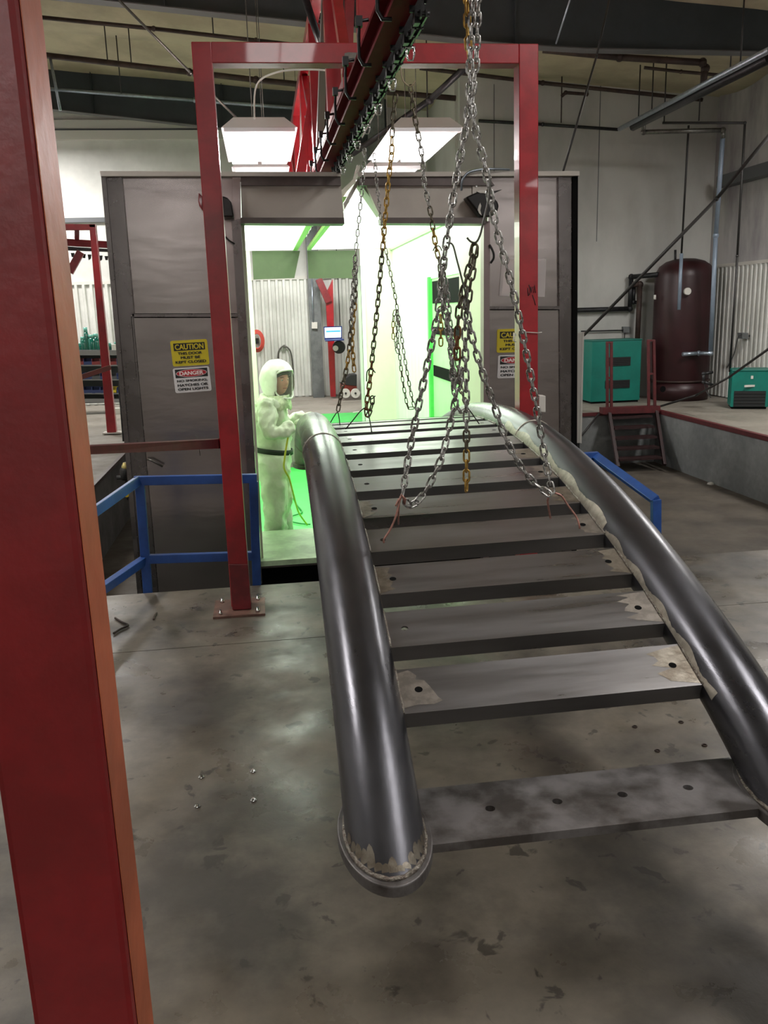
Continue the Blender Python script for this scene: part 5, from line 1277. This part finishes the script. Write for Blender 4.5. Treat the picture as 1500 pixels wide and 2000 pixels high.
Rr = [(.15, .165), (.125, .15), (.15, .175), (.135, .155), (.08, .08), .13, .105, .10, .065, .04, .13, .105, .10, .065, .04, .095, .085, .078, .066, .046, .095, .08, .07, .065, .05]
body = skin_body('coverall', Vv, Ee, Rr, mSuit, per, 3, 0, .06)
# belt: follows the coverall's real cross-section at waist height
zb = .485
bvs = [v.co for v in body.data.vertices if abs(v.co.z-zb) < .03 and abs(v.co.y-PY) < .24]
cbx = sum(v.x for v in bvs)/max(1, len(bvs)); cby = sum(v.y for v in bvs)/max(1, len(bvs))
bm = B(); prev = None; first = None
NB = 40; rads = []
for k in range(NB):
    a = 2*PI*k/NB
    rr2 = [math.hypot(v.x-cbx, v.y-cby) for v in bvs if abs((math.atan2(v.y-cby, v.x-cbx)-a+PI) % (2*PI)-PI) < .28]
    rads.append((sum(rr2)/len(rr2) if rr2 else .13)+.010)
rads = [(rads[k-2]+rads[k-1]+rads[k]+rads[(k+1) % NB]+rads[(k+2) % NB])/5 for k in range(NB)]
for k in range(NB+1):
    a = 2*PI*k/NB; r = rads[k % NB]; q = V(cbx+r*math.cos(a), cby+r*math.sin(a), zb-.022*math.cos(a)-.004)
    c = (bm.verts.new(q+V(0, 0, -.021)), bm.verts.new(q+V(0, 0, .021)))
    if prev: f = bm.faces.new((prev[0], c[0], c[1], prev[1])); f.smooth = True
    prev = c
bo = ob('belt', bm, mBelt, per); so = bo.modifiers.new('s', 'SOLIDIFY'); so.thickness = .008; so.offset = 1
# head and face (turned right and a little towards the viewer)
HC = at(544, 743, Y=PY-.03); HC = V(HC.x, PY-.03, HC.z)
fa = math.radians(-52); fd = V(math.cos(fa), math.sin(fa), -.06).normalized(); fr = fd.cross(V(0, 0, 1)).normalized(); fu = fr.cross(fd)
def HP(f, r, u): return HC+fd*f+fr*r+fu*u
bm = B(); bmesh.ops.create_uvsphere(bm, u_segments=32, v_segments=24, radius=1)
for v in bm.verts:
    x, y, z = v.co      # x = forward, y = right, z = up
    f = x*.098; r = y*.074; u = z*.118
    if z < 0: r *= 1-.28*z*z; f *= 1-.10*z*z
    if x > 0:
        nz = math.exp(-((z+.12)/.17)**2)*math.exp(-(y/.16)**2); f += .026*nz*(1 if z > -.35 else .4)
        ey = math.exp(-((z-.10)/.11)**2)*math.exp(-((abs(y)-.38)/.17)**2); f -= .013*ey
        br = math.exp(-((z-.26)/.08)**2)*math.exp(-(y/.6)**2); f += .007*br
        li = math.exp(-((z+.47)/.06)**2)*math.exp(-(y/.26)**2); f += .008*li
        ch = math.exp(-((z+.78)/.14)**2)*math.exp(-(y/.35)**2); f += .014*ch
    v.co = HP(f, r, u)
for f in bm.faces: f.smooth = True
head = ob('head', bm, mSkin, per)
def on_face(name, me_fn, m, lab=None):
    bm = B(); me_fn(bm); ob(name, bm, m, per, lab)
for s in (-1, 1):
    on_face('eye', lambda b: bmesh.ops.create_uvsphere(b, u_segments=10, v_segments=8, radius=.0085, matrix=Matrix.Translation(HP(.080, s*.029, .012))), mBone)
    on_face('pupil', lambda b: bmesh.ops.create_uvsphere(b, u_segments=8, v_segments=6, radius=.0050, matrix=Matrix.Translation(HP(.0850, s*.0285, .011))), mHair)
    on_face('eyebrow', lambda b: tube(b, [HP(.090, s*.012, .030), HP(.089, s*.028, .036), HP(.078, s*.045, .031)], .0035, 6), mHair)
    on_face('ear', lambda b: bmesh.ops.create_uvsphere(b, u_segments=10, v_segments=8, radius=.02, matrix=Matrix.Translation(HP(-.005, s*.072, .0))), mSkin)
on_face('mouth', lambda b: tube(b, [HP(.084, -.022, -.054), HP(.096, 0, -.055), HP(.084, .022, -.054)], .0035, 6), mat('lips', (.36, .10, .08), .5))
on_face('hair', lambda b: tube(b, [HP(.055, -.066, .045), HP(.085, -.035, .066), HP(.092, 0, .07), HP(.085, .035, .066), HP(.055, .066, .045)], .014, 8), mHair, 'dark hair under the hood brim')
# hood: shell open towards the face, bulging crown, brim and neck cape
bm = B(); nu, nv = 40, 26; grid = []
for j in range(nv+1):
    th = PI*j/nv; row = []
    for i in range(nu):
        ph = 2*PI*i/nu; x, y, z = math.sin(th)*math.cos(ph), math.sin(th)*math.sin(ph), math.cos(th)
        f, r, u = x*(.150 if x > 0 else .165)-.014, y*.134, z*.160+.014
        if z < -.1: k = min(1, (-z-.1)/.9); r *= 1+.22*k; u -= .04*k; f += .02*k
        row.append((HP(f, r, u), x, y, z))
    grid.append(row)
vg = [[None]*nu for _ in range(nv+1)]
def isface(x, y, z): return x > .30 and abs(y) < .66 and -.74 < z < .44
vd = {}
def gv(j, i):
    i %= nu
    if (j, i) not in vd: vd[(j, i)] = bm.verts.new(grid[j][i][0]+V(random.uniform(-1, 1), random.uniform(-1, 1), random.uniform(-1, 1))*.0012)
    return vd[(j, i)]
for j in range(1, nv-1):
    for i in range(nu):
        cs = [grid[j][i], grid[j+1][i], grid[j][(i+1) % nu], grid[j+1][(i+1) % nu]]
        x, y, z = [sum(c[k] for c in cs)/4 for k in (1, 2, 3)]
        if isface(x, y, z): continue
        f = bm.faces.new((gv(j, i), gv(j+1, i), gv(j+1, i+1), gv(j, i+1))); f.smooth = True
for i in range(nu): pass
top = bm.verts.new(HP(-.012, 0, .170))
for i in range(nu): f = bm.faces.new((top, gv(1, i), gv(1, i+1))); f.smooth = True
hood = ob('hood', bm, mHoodC, per); so = hood.modifiers.new('s', 'SOLIDIFY'); so.thickness = .006
tx = bpy.data.textures.new('hood_folds', 'CLOUDS'); tx.noise_scale = .07
dm = hood.modifiers.new('d', 'DISPLACE'); dm.texture = tx; dm.strength = .022; dm.mid_level = .5; dm.texture_coords = 'LOCAL'
sb = hood.modifiers.new('b', 'SUBSURF'); sb.levels = 1; sb.render_levels = 1
# brim roll around the opening
rim = [HP(.135-.115*(abs(a_)/.68)**2*.62, a_*.134, u_) for a_, u_ in [(-.64, -.09), (-.68, .0), (-.64, .06), (-.45, .086), (-.2, .094), (0, .096), (.2, .094), (.45, .086), (.64, .06), (.68, 0), (.64, -.09), (.42, -.125), (0, -.135), (-.42, -.125), (-.64, -.09)]]
bm = B(); tube(bm, smooth_path(rim, 4), .0075, 8, False); ob('visor_frame', bm, mHoodC, per)
# visor film bulging ahead of the face
bm = B(); prev = None
for i in range(13):
    a = -1+2*i/12; col_ = []
    for j in range(9):
        b_ = -1+2*j/8
        f = .150-.072*a*a-.012*b_*b_; col_.append(bm.verts.new(HP(f, a*.088, -.018+b_*.112)))
    if prev:
        for j in range(8): fa_ = bm.faces.new((prev[j], prev[j+1], col_[j+1], col_[j])); fa_.smooth = True
    prev = col_
ob('visor', bm, mVisor, per, 'clear bulging face visor')
# cape below the hood
bm = B(); rr_ = []
nb = V(x0+.0, PY, .93)
lv = [(.115, .0, HC.z-.115, 0), (.125, 0, HC.z-.15, .15), (.14, 0, .93, .45), (.165, 0, .885, .75), (.185, 0, .84, 1)]
for (r, _, z, u) in lv:
    c = V(HC.x-.015, HC.y, 0).lerp(V(nb.x, nb.y, 0), u)
    rr_.append([bm.verts.new((c.x+r*.85*math.cos(a)*(1+.05*math.sin(7*a)), c.y+r*1.1*math.sin(a)*(1+.05*math.sin(5*a)), z+.012*math.sin(6*a)*u-.02*u*math.cos(a))) for a in [2*PI*k/36 for k in range(36)]])
for i in range(len(rr_)-1):
    for k in range(36):
        f = bm.faces.new((rr_[i][k], rr_[i][(k+1) % 36], rr_[i+1][(k+1) % 36], rr_[i+1][k])); f.smooth = True
co = ob('hood_cape', bm, mat('cape_cloth_green', (.66, .74, .50), .7, 0, .3, 25, bump=.5, bscale=30), per, 'creased lower edge of the hood'); so = co.modifiers.new('s', 'SOLIDIFY'); so.thickness = .006
# right hand resting on the pipe: palm + five separate fingers
def hand(wr_, dirn, upn, sgn, curl=.5):
    wr_ = Vector(wr_); d = Vector(dirn).normalized(); u = Vector(upn).normalized(); s = d.cross(u).normalized()*sgn
    vs = [wr_-d*.02, wr_+d*.03, wr_+d*.075]; es = [(0, 1), (1, 2)]; rd = [(.026, .026), (.022, .036), (.018, .036)]
    for k, (off, ln) in enumerate(((-.030, .062), (-.010, .074), (.011, .070), (.030, .056))):
        b0 = wr_+d*.085+s*off; i0 = len(vs); vs.append(b0); es.append((2, i0)); rd.append((.0105, .0105)); cur = b0; dd = d.copy()
        for q in range(3):
            dd = (dd-u*curl*(.35+.25*q)).normalized(); cur = cur+dd*ln*(.42, .32, .26)[q]; vs.append(cur); es.append((len(vs)-2, len(vs)-1)); rd.append((.0098-.0012*q,)*2)
    b0 = wr_+d*.03-s*.034; vs.append(b0); i0 = len(vs)-1; es.append((1, i0)); rd.append((.012, .012))
    dd = (d*.8-s*.8-u*.2).normalized()
    for q in range(2): b0 = b0+dd*.03; vs.append(b0); es.append((len(vs)-2, len(vs)-1)); rd.append((.0105-.0015*q,)*2); dd = (dd+d*.5-u*.3).normalized()
    return skin_body('hand', vs, es, rd, mGlove, per, 1)
hand((x0+.175, PY-.215, .72), (1, .1, .12), (0, 0, 1), 1, .55)
hand((x0+.27, PY+.07, .745), (1, -.35, 0), (0, 0, 1), -1, .5)
for s, yx in ((-1, -.12), (1, .12)):
    bm = B(); bmesh.ops.create_uvsphere(bm, u_segments=16, v_segments=10, radius=1)
    for v in bm.verts:
        v.co = V(x0+(-.01 if s < 0 else .05)+v.co.x*.14, PY+yx+v.co.y*.05, FZ+max(0, .03+v.co.z*.05))
    for f in bm.faces: f.smooth = True
    ob('boot', bm, mBelt, per)
bm = B(); tube(bm, smooth_path([at(x, y, Y=Y) for x, y, Y in ((566, 838, PY-.26), (560, 868, PY-.26), (556, 895, PY-.27), (555, 915, PY-.25), (565, 935, PY-.2), (573, 965, PY), (583, 1000, 7.6), (600, 1025, 7.8))], 6), .008, 7)
tag(ob('yellow_air_hose', bm, mYel), 'yellow air hose hanging from the painter hand to the green floor', 'hose')
bm = B(); tube(bm, smooth_path([at(x, y, Z=-.535) for x, y in ((606, 1024), (585, 1022), (563, 1016), (570, 1008), (590, 1000), (580, 985), (568, 960), (566, 935))], 6), .008, 6)
tag(ob('green_floor_hose', bm, mHoseG), 'dark green hose lying on the green booth floor', 'hose')
